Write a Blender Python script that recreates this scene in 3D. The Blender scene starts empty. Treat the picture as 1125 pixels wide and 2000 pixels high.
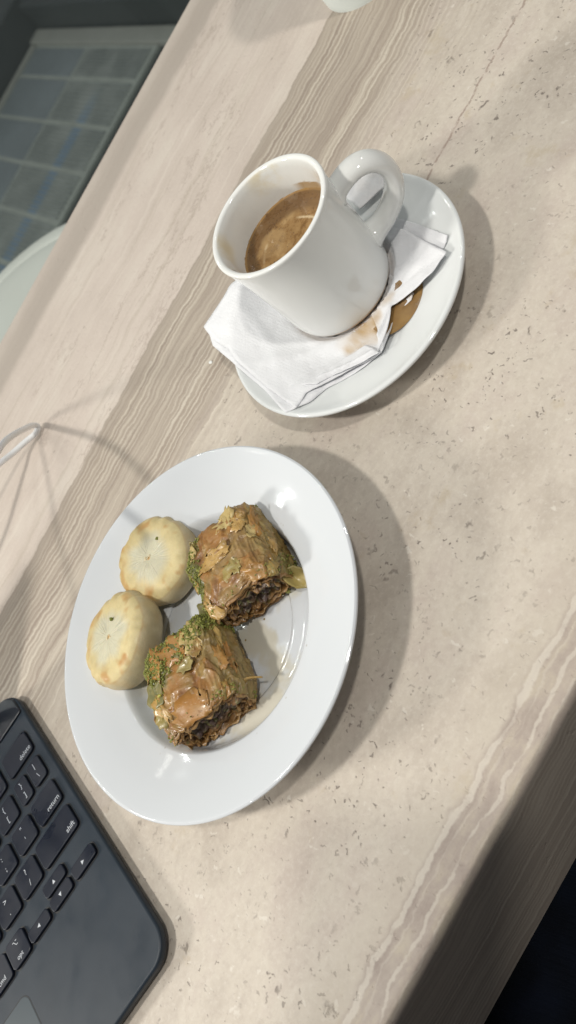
import bpy, bmesh, math, random
import numpy as np
from mathutils import Vector, Matrix, noise
random.seed(7)
S = bpy.context.scene
C = S.collection
R = math.radians

# ------------------------------------------------------------------ camera
H_CAM = 0.28647
cam_d = bpy.data.cameras.new('camera')
cam = bpy.data.objects.new('camera', cam_d); C.objects.link(cam)
CR = Vector((0.48441184, -0.65439312, -0.58061589))
CU = Vector((0.87484008, 0.36234711, 0.32149557))
CF = Vector((0, 0.66368231, -0.74801457))
m = Matrix((CR, CU, -CF)).transposed().to_4x4(); m.translation = Vector((0, 0, H_CAM))
cam.matrix_world = m
cam_d.sensor_fit = 'VERTICAL'; cam_d.sensor_height = 24.0; cam_d.lens = 1660.58 / 2000 * 24
cam_d.clip_start = 0.01; cam_d.clip_end = 60
cam_d.dof.use_dof = True; cam_d.dof.focus_distance = 0.37; cam_d.dof.aperture_fstop = 8.0
S.camera = cam
S.render.resolution_x = 576; S.render.resolution_y = 1024

# ------------------------------------------------------------------ room light
w = bpy.data.worlds.new('World'); S.world = w; w.use_nodes = True
bg = w.node_tree.nodes['Background']
bg.inputs[0].default_value = (0.93, 0.97, 1.0, 1); bg.inputs[1].default_value = 0.25
S.view_settings.view_transform = 'Standard'; S.view_settings.look = 'None'
S.view_settings.exposure = -0.17; S.view_settings.gamma = 1

def lamp(name, direction, dist, power, size, col, side=(0, 0, 0)):
    """ceiling lamp at 'dist' metres in the given direction above the table"""
    d = Vector(direction).normalized()
    l = bpy.data.lights.new(name, 'AREA'); l.shape = 'DISK'; l.size = size
    l.energy = power; l.color = col
    o = bpy.data.objects.new(name, l); C.objects.link(o)
    o.location = Vector((0.0, 0.27, 0)) + d * dist + Vector(side)
    o.rotation_euler = (-d).to_track_quat('-Z', 'Y').to_euler()
    return o
WARM = (1.0, 0.965, 0.89)
lamp('ceiling_lamp', (-0.47, 0.08, 1), 1.7, 8.0, 0.12, WARM)
lamp('ceiling_lamp', (-0.47, 0.08, 1), 1.7, 8.0, 0.12, WARM, (0.03, 0.07, 0))
lamp('ceiling_lamp', (0.20, -0.46, 1), 2.2, 17, 0.13, WARM)
for d_ in ((-.25, .80, 1), (.55, .65, 1), (-1.0, -.25, 1), (.95, .10, 1), (-.85, 1.3, 1), (.15, 1.5, 1)):
    lamp('ceiling_lamp', d_, 2.6, 1.5, .05, (1, .98, .95))
    lamp('ceiling_lamp', d_, 2.6, 1.5, .05, (1, .98, .95), (.10, .04, 0))
lamp('ceiling_lamp', (-1.75, 0.92, 1), 3.0, 50, 0.42, WARM)

# ------------------------------------------------------------------ helpers
def tag(o, label=None, cat=None, group=None, kind=None):
    if label: o['label'] = label
    if cat: o['category'] = cat
    if group: o['group'] = group
    if kind: o['kind'] = kind
    return o

def link(name, me, parent=None, mat=None):
    o = bpy.data.objects.new(name, me); C.objects.link(o)
    if mat is not None and me is not None:
        me.materials.clear(); me.materials.append(mat)
    if parent is not None: o.parent = parent
    return o

def empty(name, loc=(0, 0, 0), rz=0, rot=None):
    o = bpy.data.objects.new(name, None); C.objects.link(o)
    o.empty_display_size = 0.01
    o.location = loc; o.rotation_euler = rot if rot else (0, 0, rz)
    return o

def mesh(name, verts, faces, smooth=True, cols=None):
    me = bpy.data.meshes.new(name)
    me.from_pydata([tuple(v) for v in verts], [], faces); me.update()
    if smooth:
        me.polygons.foreach_set('use_smooth', [True] * len(me.polygons))
    if cols is not None:
        a = me.color_attributes.new('col', 'FLOAT_COLOR', 'POINT')
        a.data.foreach_set('color', np.array([list(c) + [1.0] for c in cols], dtype=np.float32).ravel())
    return me

def from_bm(name, bm, smooth=False):
    me = bpy.data.meshes.new(name); bm.normal_update(); bm.to_mesh(me); bm.free()
    if smooth: me.polygons.foreach_set('use_smooth', [True] * len(me.polygons))
    return me

def lathe(name, prof, n=128, cx=0, cy=0, closed=True, wob=0.0):
    verts, faces = [], []
    k = len(prof)
    for j, (r, z) in enumerate(prof):
        for i in range(n):
            a = 2 * math.pi * i / n
            rr = r * (1 + wob * math.sin(2 * a + 0.7))
            verts.append((cx + rr * math.cos(a), cy + rr * math.sin(a), z))
    for j in range(k - 1):
        for i in range(n):
            a, b = j * n + i, j * n + (i + 1) % n
            faces.append((a, b, b + n, a + n))
    if closed:
        if prof[0][0] > 1e-6: faces.append(tuple(reversed(range(n))))
        if prof[-1][0] > 1e-6: faces.append(tuple(range((k - 1) * n, k * n)))
    return mesh(name, verts, faces)

def smooth_prof(pts, sub=5):
    """Catmull-Rom through profile points"""
    out = []
    P = [pts[0]] + list(pts) + [pts[-1]]
    for i in range(1, len(P) - 2):
        p0, p1, p2, p3 = [np.array(q, float) for q in P[i - 1:i + 3]]
        for s in range(sub):
            t = s / sub
            q = 0.5 * ((2 * p1) + (-p0 + p2) * t + (2 * p0 - 5 * p1 + 4 * p2 - p3) * t * t + (-p0 + 3 * p1 - 3 * p2 + p3) * t ** 3)
            out.append((max(0.0, q[0]), q[1]) if len(q) == 2 else tuple(q))
    out.append(tuple(pts[-1]))
    return out

def tube(name, pts, rad, n=16, flat=None, cap=True):
    """swept tube; flat = (a, b) half axes along the side and normal direction"""
    P = [Vector(p) for p in pts]; verts, faces = [], []
    up = Vector((0, 0, 1))
    prev = None
    for i, p in enumerate(P):
        t = (P[min(i + 1, len(P) - 1)] - P[max(i - 1, 0)]).normalized()
        if prev is None:
            s = t.cross(up)
            if s.length < 1e-3: s = t.cross(Vector((0, 1, 0)))
            s.normalize()
        else:
            s = (prev - t * prev.dot(t)).normalized()
        prev = s; u = s.cross(t)
        r = rad[i] if isinstance(rad, (list, tuple)) else rad
        for k in range(n):
            a = 2 * math.pi * k / n
            if flat: v = p + s * (flat[i][0] * math.cos(a)) + u * (flat[i][1] * math.sin(a))
            else: v = p + s * (r * math.cos(a)) + u * (r * math.sin(a))
            verts.append(v)
    for i in range(len(P) - 1):
        for k in range(n):
            a, b = i * n + k, i * n + (k + 1) % n
            faces.append((a, a + n, b + n, b))
    if cap:
        faces.append(tuple(range(n))); faces.append(tuple(reversed(range((len(P) - 1) * n, len(P) * n))))
    return mesh(name, verts, faces)

def rounded_slab(name, x0, x1, y0, y1, z0, z1, rad, bev=0.0006, seg=8, top_in=0.0, corners=(1, 1, 1, 1), under=0.0):
    """rounded rectangle prism with a rounded upper edge; profile rows go up the side then inwards"""
    def ring(inset, z):
        out = []
        cs = [((x1, y0), -90, corners[0]), ((x1, y1), 0, corners[1]), ((x0, y1), 90, corners[2]), ((x0, y0), 180, corners[3])]
        for (cx, cy), a0, f in cs:
            r = max(rad * f - inset, 1e-5)
            sx = -1 if cx == x1 else 1; sy = -1 if cy == y1 else 1
            ox, oy = cx + sx * (inset + r), cy + sy * (inset + r)
            for i in range(seg + 1):
                a = R(a0 + 90 * i / seg)
                out.append((ox + r * math.cos(a), oy + r * math.sin(a), z))
        return out
    rows = [ring(bev * .7, z0), ring(0, z0 + bev * .7)]
    if under: rows = [ring(under, z0), ring(under * .45, z0 + (z1 - z0) * .16), ring(under * .12, z0 + (z1 - z0) * .36), ring(0, z0 + (z1 - z0) * .62)]
    for i in range(5):
        a = math.pi / 2 * i / 4
        rows.append(ring(bev * (1 - math.cos(a)) + top_in * i / 4, z1 - bev + bev * math.sin(a)))
    n = len(rows[0]); verts = [v for r_ in rows for v in r_]; faces = []
    for j in range(len(rows) - 1):
        for i in range(n):
            a, b = j * n + i, j * n + (i + 1) % n
            faces.append((a, b, b + n, a + n))
    faces.append(tuple(reversed(range(n)))); faces.append(tuple(range((len(rows) - 1) * n, len(rows) * n)))
    me = mesh(name, verts, faces, True)
    me.polygons[-1].use_smooth = False; me.polygons[-2].use_smooth = False
    return me

def box_me(name, x0, x1, y0, y1, z0, z1, bev=0.0, seg=2):
    bm = bmesh.new(); bmesh.ops.create_cube(bm, size=1)
    for v in bm.verts:
        v.co = Vector((x0 + (v.co.x + .5) * (x1 - x0), y0 + (v.co.y + .5) * (y1 - y0), z0 + (v.co.z + .5) * (z1 - z0)))
    if bev: bmesh.ops.bevel(bm, geom=bm.edges[:], offset=bev, segments=seg, affect='EDGES', profile=0.5)
    return from_bm(name, bm)

# ---- material helper
class NT:
    def __init__(s, name):
        s.m = bpy.data.materials.new(name); s.m.use_nodes = True
        s.t = s.m.node_tree; s.b = s.t.nodes['Principled BSDF']
        s.co = s.t.nodes.new('ShaderNodeTexCoord').outputs['Object']
    def n(s, typ, **kw):
        nd = s.t.nodes.new(typ)
        for k, v in kw.items(): setattr(nd, k, v)
        return nd
    def put(s, sock, v):
        if v is None: return
        if isinstance(v, bpy.types.NodeSocket): s.t.links.new(v, sock)
        elif isinstance(v, (tuple, list)) and len(v) == 3 and sock.type == 'RGBA': sock.default_value = (*v, 1)
        else: sock.default_value = v
    def math(s, op, a, b=None, c=None, clamp=False):
        nd = s.n('ShaderNodeMath', operation=op, use_clamp=clamp)
        s.put(nd.inputs[0], a); s.put(nd.inputs[1], b); s.put(nd.inputs[2], c); return nd.outputs[0]
    def map(s, v, scale=(1, 1, 1), loc=(0, 0, 0), rot=(0, 0, 0)):
        nd = s.n('ShaderNodeMapping'); s.put(nd.inputs[0], v)
        nd.inputs['Scale'].default_value = scale; nd.inputs['Location'].default_value = loc; nd.inputs['Rotation'].default_value = rot
        return nd.outputs[0]
    def noise(s, v, scale=5, detail=4, rough=.55, dist=0, w=None):
        nd = s.n('ShaderNodeTexNoise'); s.put(nd.inputs['Vector'], v)
        nd.inputs['Scale'].default_value = scale; nd.inputs['Detail'].default_value = detail
        nd.inputs['Roughness'].default_value = rough; nd.inputs['Distortion'].default_value = dist
        return nd.outputs[0]
    def voro(s, v, scale=5, feature='F1', rnd=1.0):
        nd = s.n('ShaderNodeTexVoronoi', feature=feature); s.put(nd.inputs['Vector'], v)
        nd.inputs['Scale'].default_value = scale; nd.inputs['Randomness'].default_value = rnd
        return nd
    def rng(s, v, a, b, c=0.0, d=1.0, smooth=True):
        nd = s.n('ShaderNodeMapRange'); nd.interpolation_type = 'SMOOTHSTEP' if smooth else 'LINEAR'
        s.put(nd.inputs[0], v); s.put(nd.inputs[1], a); s.put(nd.inputs[2], b)
        s.put(nd.inputs[3], c); s.put(nd.inputs[4], d)
        return nd.outputs[0]
    def mix(s, f, a, b, mode='MIX'):
        nd = s.n('ShaderNodeMix', data_type='RGBA', blend_type=mode)
        s.put(nd.inputs[0], f); s.put(nd.inputs[6], a); s.put(nd.inputs[7], b); return nd.outputs[2]
    def ramp(s, f, stops):
        nd = s.n('ShaderNodeValToRGB'); e = nd.color_ramp.elements
        while len(e) < len(stops): e.new(0.5)
        for q, (p, c) in zip(e, stops): q.position = p; q.color = (*c, 1)
        s.put(nd.inputs[0], f); return nd.outputs[0]
    def sep(s, v):
        nd = s.n('ShaderNodeSeparateXYZ'); s.put(nd.inputs[0], v); return nd.outputs
    def comb(s, x, y, z):
        nd = s.n('ShaderNodeCombineXYZ'); s.put(nd.inputs[0], x); s.put(nd.inputs[1], y); s.put(nd.inputs[2], z); return nd.outputs[0]
    def bump(s, h, strength=.3, dist=.001, normal=None):
        nd = s.n('ShaderNodeBump'); s.put(nd.inputs['Height'], h)
        nd.inputs['Strength'].default_value = strength; nd.inputs['Distance'].default_value = dist
        s.put(nd.inputs['Normal'], normal)
        s.put(s.b.inputs['Normal'], nd.outputs[0]); return nd.outputs[0]
    def set(s, **kw):
        for k, v in kw.items(): s.put(s.b.inputs[k.replace('_', ' ')], v)
        return s.m

def simple(name, col, rough=.5, var=.0, nscale=60, spec=None, coat=0, metal=0, bump=0, bscale=400):
    t = NT(name)
    c = col
    if var:
        f = t.noise(t.co, nscale, 5, .6)
        c = t.mix(f, tuple(x * (1 - var) for x in col), tuple(min(1, x * (1 + var)) for x in col))
    t.set(Base_Color=c, Roughness=rough, Metallic=metal, Coat_Weight=coat)
    if spec is not None: t.b.inputs['Specular IOR Level'].default_value = spec
    if bump: t.bump(t.noise(t.co, bscale, 3, .6), bump, .0005)
    return t.m

# ------------------------------------------------------------------ travertine
def marble_mat():
    t = NT('travertine')
    x, y, z = t.sep(t.co)
    # along the front face the layering continues downwards
    yy = t.math('ADD', y, t.math('MULTIPLY', z, 1.0))
    face = t.rng(z, -.003, -.008)
    w1 = t.math('MULTIPLY', t.math('SUBTRACT', t.noise(t.map(t.co, (9, 4, 4)), 1.6, 3, .5), .5), .016)
    w3 = t.math('MULTIPLY', t.math('SUBTRACT', t.noise(t.map(t.co, (26, 20, 12), (5, 2, 1)), 1.0, 5, .62), .5), .0150)
    w2 = t.math('MULTIPLY', t.math('SUBTRACT', t.noise(t.map(t.co, (75, 40, 30), (3, 1, 0)), 1.0, 5, .68), .5), .0062)
    yw = t.math('ADD', yy, t.math('ADD', t.math('MULTIPLY', w1, .55), w2))
    fine = t.math('ADD', yy, t.math('ADD', w1, t.math('MULTIPLY', w2, 1.0)))
    # stripes
    s1 = t.noise(t.comb(t.math('MULTIPLY', x, 2.5), t.math('MULTIPLY', fine, 150), 0), 1.0, 5, .66)
    s2 = t.noise(t.comb(t.math('MULTIPLY', x, 7), t.math('MULTIPLY', fine, 420), 3), 1.0, 3, .6)
    s3 = t.noise(t.comb(t.math('MULTIPLY', x, 1.5), t.math('MULTIPLY', fine, 45), 7), 1.0, 3, .5)
    st = t.math('ADD', t.math('MULTIPLY', s1, .62), t.math('MULTIPLY', s2, .38))
    band = t.ramp(st, [(.32, (.17, .13, .105)), (.43, (.275, .22, .18)), (.50, (.36, .30, .245)), (.56, (.45, .39, .32)), (.66, (.66, .605, .52))])
    band = t.mix(t.rng(s3, .42, .66), band, t.mix(.4, band, (.42, .36, .30)))
    ph = t.math('ADD', t.math('MULTIPLY', fine, 2 * math.pi / .0036), t.math('MULTIPLY', t.noise(t.map(t.co, (12, 60, 40), (1, 7, 2)), 1.0, 4, .6), 9.0))
    sn = t.math('SINE', ph)
    amp = t.rng(t.noise(t.map(t.co, (9, 50, 40), (4, 4, 4)), 1.0, 4, .6), .38, .62)
    band = t.mix(t.math('MULTIPLY', t.math('MULTIPLY', t.rng(sn, .35, .95), amp), .60), band, (.60, .54, .455))
    band = t.mix(t.math('MULTIPLY', t.math('MULTIPLY', t.rng(sn, -.3, -.95), amp), .45), band, (.25, .19, .15))
    grain = t.noise(t.co, 900, 3, .7)
    cloud = t.noise(t.map(t.co, (9, 15, 10)), 1.5, 6, .62)
    # pinkish smooth zone near the far edge
    far = t.ramp(cloud, [(.3, (.50, .425, .375)), (.5, (.57, .49, .435)), (.7, (.63, .565, .50))])
    farl = t.rng(t.math('ABSOLUTE', t.math('SUBTRACT', s1, .5)), .012, .0)
    farm = t.rng(s3, .50, .60)
    far = t.mix(t.math('MULTIPLY', t.math('MULTIPLY', farl, farm), .55), far, (.42, .335, .28))
    far = t.mix(t.math('MULTIPLY', t.rng(st, .50, .64), .55), far, (.42, .36, .295))
    far = t.mix(t.math('MULTIPLY', t.rng(st, .46, .36), .35), far, (.70, .63, .56))
    wis = t.math('MULTIPLY', t.rng(t.math('ABSOLUTE', t.math('SUBTRACT', t.noise(t.map(t.co, (22, 60, 20), (8, 3, 1)), 1.0, 6, .68), .5)), .018, .002), t.rng(t.noise(t.map(t.co, (8, 26, 8), (2, 9, 0)), 1.0, 3, .6), .50, .60))
    far = t.mix(t.math('MULTIPLY', wis, .55), far, (.30, .235, .195))
    fleck_ = t.voro(t.map(t.co, (1.5, 2.2, 1), rot=(0, 0, R(-30))), 60)
    far = t.mix(t.math('MULTIPLY', t.math('MULTIPLY', t.rng(fleck_.outputs['Distance'], .12, .06), t.rng(t.sep(fleck_.outputs['Color'])[1], .86, .88)), .6), far, (.25, .20, .17))
    far = t.mix(t.math('MULTIPLY', t.rng(t.noise(t.co, 500, 4, .7), .45, .7), .22), far, (.72, .65, .58))
    far = t.mix(t.math('MULTIPLY', t.rng(yw, .524, .534), t.rng(yw, .566, .540, .35, .85)), far, (.36, .31, .27))  # dark strip along the far edge: window frame's shadow painted into the stone
    # speckled zone
    mid = t.ramp(cloud, [(.30, (.42, .365, .305)), (.43, (.50, .44, .375)), (.51, (.575, .515, .44)), (.60, (.53, .46, .40)), (.74, (.455, .38, .335))])
    mid = t.mix(t.math('MULTIPLY', t.rng(t.noise(t.co, 420, 5, .72), .45, .68), .30), mid, (.72, .67, .60))
    mid = t.mix(t.math('MULTIPLY', t.rng(t.noise(t.map(t.co, (1, 1, 1), (2, 2, 2)), 260, 5, .75), .48, .68), .30), mid, (.36, .30, .26))
    mid = t.mix(t.math('MULTIPLY', t.rng(grain, .5, .75), .25), mid, (.42, .36, .31))
    clump = t.rng(t.noise(t.co, 16, 4, .65), .40, .64)
    warp = t.n('ShaderNodeMix', data_type='VECTOR')
    warp.inputs[0].default_value = .009
    nn = t.n('ShaderNodeTexNoise'); t.put(nn.inputs['Vector'], t.co); nn.inputs['Scale'].default_value = 260
    t.put(warp.inputs[4], t.co); t.put(warp.inputs[5], nn.outputs['Color'])
    wc = warp.outputs[1]
    rot1 = t.map(wc, (1.0, 1.9, 1), rot=(0, 0, R(-38)))
    rot2 = t.map(wc, (1.8, 1.0, 1), rot=(0, 0, R(15)))
    def specks(v, sc, lo, hi, gate):
        vn = t.voro(v, sc)
        keep = t.sep(vn.outputs['Color'])[0]
        sz = t.rng(t.sep(vn.outputs['Color'])[1], 0, 1, .45, 1.25, False)
        return t.math('MULTIPLY', t.rng(t.math('DIVIDE', vn.outputs['Distance'], sz), hi, lo), t.rng(keep, gate, gate + .03))
    sp = t.math('MAXIMUM', specks(rot1, 105, .08, .25, .72), specks(rot2, 260, .14, .34, .62))
    sp = t.math('MAXIMUM', sp, specks(rot1, 50, .06, .15, .76))
    sp = t.math('MAXIMUM', sp, t.math('MULTIPLY', specks(rot2, 26, .03, .12, .55), t.rng(t.noise(t.co, 420, 4, .7), .42, .55)))
    spm = t.math('MULTIPLY', sp, t.rng(clump, .0, 1, .38, 1))
    pit = spm
    mid = t.mix(t.math('MULTIPLY', spm, .88), mid, (.13, .105, .09))
    sp2 = t.math('MULTIPLY', specks(rot2, 130, .12, .25, .74), .5)
    mid = t.mix(sp2, mid, (.74, .70, .63))
    rust = t.rng(t.noise(t.co, 30, 5, .75), .57, .68)
    mid = t.mix(t.math('MULTIPLY', rust, .35), mid, (.42, .33, .19))
    # long hairline crack
    cy_ = t.math('ADD', y, t.math('MULTIPLY', w2, .8))
    crk = t.math('MULTIPLY', t.rng(t.math('ABSOLUTE', t.math('SUBTRACT', cy_, .2795)), .0010, .0002), t.rng(x, .13, .17))
    crk = t.math('MULTIPLY', crk, t.rng(t.noise(t.co, 150, 3, .6), .40, .52))
    mid = t.mix(t.math('MULTIPLY', crk, .65), mid, (.22, .14, .11))
    # compose along y
    col = t.mix(t.rng(yw, .318, .350), mid, band)
    half = t.math('MULTIPLY', t.rng(yw, .280, .322), t.rng(s1, .42, .6))
    col = t.mix(t.math('MULTIPLY', half, .45), col, band)
    edge = t.rng(yw, .4085, .4100)
    col = t.mix(edge, col, far)
    line = t.math('MAXIMUM', t.rng(t.math('ABSOLUTE', t.math('SUBTRACT', yw, .4083)), .0016, .0002), t.math('MULTIPLY', t.math('MULTIPLY', t.rng(yw, .400, .4083), t.rng(yw, .4095, .4085)), .6))
    col = t.mix(t.math('MULTIPLY', line, .55), col, (.23, .18, .15))
    # front vein zone
    vw = t.math('ADD', yy, t.math('ADD', w3, t.math('MULTIPLY', w2, .5)))
    vb = t.rng(t.noise(t.map(t.co, (40, 40, 10), (9, 9, 9)), 1.0, 4, .6), .35, .6, .45, 1.6)
    pink = t.ramp(t.math('ADD', t.math('MULTIPLY', st, .5), t.math('MULTIPLY', t.noise(t.map(t.co, (60, 60, 20)), 1.0, 5, .7), .5)), [(.40, (.24, .18, .16)), (.5, (.34, .275, .24)), (.60, (.45, .385, .30))])
    pz = t.math('MULTIPLY', t.rng(vw, .1215, .1180), t.rng(vw, .088, .094))
    pz = t.math('MULTIPLY', pz, t.math('SUBTRACT', 1.0, face))
    col = t.mix(t.math('MULTIPLY', t.rng(yw, .140, .124), .35), col, (.45, .395, .32))
    col = t.mix(t.math('MULTIPLY', pz, t.rng(cloud, .3, .7, .55, .95)), col, pink)
    for y0, wd, k in ((.1180, .0011, .62), (.1090, .0006, .50), (.1040, .0005, .30), (.1142, .0004, .22)):
        wn = t.math('MULTIPLY', vb, wd * 1.15)
        ln = t.rng(t.math('ABSOLUTE', t.math('SUBTRACT', vw, y0)), wn, t.math('MULTIPLY', wn, .45))
        ln = t.math('MULTIPLY', ln, t.math('SUBTRACT', 1.0, face))
        col = t.mix(t.math('MULTIPLY', t.math('MULTIPLY', ln, t.rng(vb, .5, 1.2, .45, 1)), k), col, (.66, .61, .53))
    col = t.mix(t.math('MULTIPLY', face, .92), col, t.mix(.30, band, (.36, .30, .25)))
    col = t.mix(.16, col, t.mix(grain, (.30, .26, .22), (.74, .68, .6)))
    t.set(Base_Color=col, Roughness=t.rng(cloud, .3, .7, .40, .50), IOR=1.45)
    t.b.inputs['Specular IOR Level'].default_value = .30
    h = t.math('SUBTRACT', t.math('MULTIPLY', grain, .08), t.math('MULTIPLY', t.math('MAXIMUM', pit, t.math('MULTIPLY', crk, .7)), 1.0))
    t.bump(h, .35, .0006)
    return t.m
MARBLE = marble_mat()

TY0, TY1, TX0, TX1, TH = 0.1035, 0.566, -0.72, 0.95, 0.091
bm = bmesh.new(); bmesh.ops.create_cube(bm, size=1)
for v in bm.verts:
    v.co = Vector((TX0 + (v.co.x + .5) * (TX1 - TX0), TY0 + (v.co.y + .5) * (TY1 - TY0), -TH + (v.co.z + .5) * TH))
top_e = [e for e in bm.edges if all(v.co.z > -.001 for v in e.verts)]
bmesh.ops.bevel(bm, geom=top_e, offset=0.0050, segments=6, affect='EDGES', profile=0.5)
table = empty('marble_table', (0.1, 0.33, 0))
slab = link('tabletop', from_bm('tabletop', bm), None, MARBLE)
slab.parent = table; slab.location = (-0.1, -0.33, 0)
for p in slab.data.polygons: p.use_smooth = True
try:
    slab.data.set_sharp_from_angle(angle=R(50))
except Exception: pass
tag(table, 'brown and cream banded travertine table with rounded front edge under the plates and keyboard', 'table')
steel = simple('dark_steel', (.05, .05, .055), .45, .2)
for lx, ly in ((-.60, .17), (-.60, .50), (.83, .17), (.83, .50)):
    l = link('leg', box_me('leg', lx - .025, lx + .025, ly - .025, ly + .025, -.7195, -TH - .0005, .003), table, steel)
    l.location = (-0.1, -0.33, 0)

# ------------------------------------------------------------------ porcelain
def porcelain(name, col, rough=.075, coffee=False):
    t = NT(name)
    c = t.mix(t.noise(t.co, 25, 3, .5), tuple(v * .985 for v in col), col)
    sm = t.noise(t.co, 60, 4, .6)
    if name == 'plate_porcelain':
        rx, ry, rz_ = t.sep(t.co)
        rr_ = t.math('SQRT', t.math('ADD', t.math('MULTIPLY', rx, rx), t.math('MULTIPLY', ry, ry)))
        syr = t.math('MULTIPLY', t.rng(t.noise(t.map(t.co, (1, 1, 1), (.3, .2, 0)), 34, 4, .6), .47, .60), t.rng(rr_, .053, .046))
        c = t.mix(t.math('MULTIPLY', syr, .50), c, (.52, .44, .25))
        fleck = t.voro(t.co, 330)
        ff_ = t.math('MULTIPLY', t.math('MULTIPLY', t.rng(fleck.outputs['Distance'], .20, .12), t.rng(t.sep(fleck.outputs['Color'])[0], .90, .93)), t.rng(rr_, .058, .048))
        c = t.mix(ff_, c, (.26, .19, .07))
    if coffee:
        x, y, z = t.sep(t.co)
        ang = t.math('ARCTAN2', y, x)
        r = t.math('SQRT', t.math('ADD', t.math('MULTIPLY', x, x), t.math('MULTIPLY', y, y)))
        inside = t.rng(r, .0268, .0262)
        above = t.rng(z, .0475, .0480)
        ragged = t.math('ADD', z, t.math('MULTIPLY', t.math('SUBTRACT', t.noise(t.map(t.co, (1, 1, 2.5)), 170, 4, .7), .5), .0075))
        # crema film left on the wall where the cup was tilted (towards +x)
        sect = t.rng(t.math('ABSOLUTE', t.math('SUBTRACT', ang, .12)), .42, .16)
        film = t.math('MULTIPLY', t.math('MULTIPLY', inside, sect), t.rng(ragged, .0535, .0520))
        ring = t.math('MULTIPLY', inside, t.rng(ragged, .0488, .0480))
        c = t.mix(t.math('MULTIPLY', t.math('MAXIMUM', film, ring), .9), c, (.38, .235, .09))
        s2 = t.math('MULTIPLY', t.rng(t.math('ABSOLUTE', t.math('SUBTRACT', ang, .75)), .5, .1), t.rng(sm, .38, .6))
        s3 = t.math('MULTIPLY', t.rng(t.math('ABSOLUTE', t.math('SUBTRACT', ang, 2.35)), .42, .1), t.rng(sm, .35, .6))
        s2 = t.math('MULTIPLY', t.math('MAXIMUM', s2, s3), t.math('MULTIPLY', t.rng(r, .0275, .0268), t.rng(z, .053, .060)))
        c = t.mix(t.math('MULTIPLY', s2, .65), c, (.66, .55, .32))
        # coffee line where the base sits in the spill
        drip = t.math('MULTIPLY', t.rng(z, .0092, .0074), t.rng(r, .020, .022))
        c = t.mix(t.math('MULTIPLY', drip, .0), c, (.33, .21, .09))
    t.set(Base_Color=c, Roughness=t.rng(sm, .3, .7, rough * .85, rough * 1.25), IOR=1.5, Coat_Weight=.35, Coat_Roughness=.03)
    t.bump(t.noise(t.co, 70, 2, .5), .05, .0006)
    return t.m
PLATE = porcelain('plate_porcelain', (.66, .685, .715))
SAUCER = porcelain('saucer_porcelain', (.73, .75, .75))
CUP = porcelain('cup_porcelain', (.79, .795, .775), .075, True)

PX, PY = -0.0602, 0.2478
prof = smooth_prof([(0, .0032), (.030, .0032), (.034, .0026), (.0368, .0000 + .0006), (.0392, .0006), (.0415, .0035), (.050, .0072),
                    (.060, .0118), (.072, .0160), (.0800, .0180), (.0818, .0187), (.0822, .0196), (.0816, .0203), (.0800, .0204),
                    (.070, .0187), (.061, .0168), (.0552, .0156), (.0536, .0150), (.0522, .0132), (.0500, .0085), (.0478, .0064), (.0440, .0060),
                    (.0392, .0061), (.0380, .0058), (.0371, .0050), (.0355, .0048), (0, .0048)], 4)
prof = [(r * .98, z + .0055 * max(0, r - .045) / .037) for r, z in prof]
plate = link('dessert_plate', lathe('dessert_plate', prof, 192, closed=False, wob=.0015), None, PLATE)
plate.location = (PX, PY, 0)
tag(plate, 'white wide rimmed porcelain dessert plate holding four pastries beside the black keyboard', 'plate')

SX, SY = 0.0986, 0.2780
def saucer_z(r):
    return float(np.interp(r, [0, .024, .0275, .034, .045, .055, .0605, .0617], [.0052, .0052, .0056, .0074, .0112, .0143, .0164, .0162]))
prof = smooth_prof([(0, .0030), (.020, .0030), (.0215, .0006), (.0250, .0006), (.0265, .0030), (.036, .0058), (.050, .0112), (.0605, .0146),
                    (.0617, .0154), (.0618, .0162), (.0610, .0168), (.0597, .0166), (.055, .0143), (.045, .0112), (.034, .0074), (.0275, .0056), (.024, .0052), (0, .0052)], 4)
saucer = link('saucer', lathe('saucer', prof, 160, closed=False), None, SAUCER)
saucer.location = (SX, SY, 0)
tag(saucer, 'small round white porcelain saucer under the espresso cup and crumpled napkin', 'saucer')

# cup ---------------------------------------------------------------
CX, CY, CZ = 0.1042, 0.2865, 0.0060
cup = empty('espresso_cup', (CX, CY, 0))
HC = .0662
prof = smooth_prof([(0, CZ + .0015), (.0185, CZ + .0015), (.0200, CZ + .0002), (.0228, CZ), (.0250, CZ + .0010), (.0266, CZ + .0036), (.0273, CZ + .0080), (.0275, .022),
                    (.0278, .040), (.0283, .054), (.0292, .0625), (.0296, .0648), (.0294, .0659), (.0285, HC), (.0273, .0659), (.0266, .0648), (.0259, .0615), (.0251, .054), (.0247, .040),
                    (.0245, .022), (.0232, .0150), (.0200, .0118), (0, .0112)], 4)
body = link('cup_body', lathe('cup_body', prof, 160, closed=False), cup, CUP)
FI = R(-30)
hd = Vector((math.cos(FI), math.sin(FI), 0))
hp = [(.0262, .0510), (.0295, .0520), (.0345, .0533), (.0400, .0533), (.0450, .0508), (.0482, .0460), (.0490, .0400), (.0474, .0335), (.0438, .0282), (.0385, .0240), (.0325, .0212), (.0256, .0200)]
hp = smooth_prof(hp, 5)
pts = [hd * a + Vector((0, 0, b)) for a, b in hp]
nfl = len(pts); fl = []
for i in range(nfl):
    u = i / (nfl - 1)
    e = max(0, 1 - min(u, 1 - u) / .10)
    fl.append((.0064 + .0028 * e * e, .0041 + .0026 * e * e))
# side axis must be the horizontal one: tube() starts with t x up, which is horizontal
hdl = link('handle', tube('handle', pts, .003, 24, fl), cup, CUP)
tag(cup, 'thick white porcelain espresso cup half full of brown crema coffee, standing on the saucer', 'cup')

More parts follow.
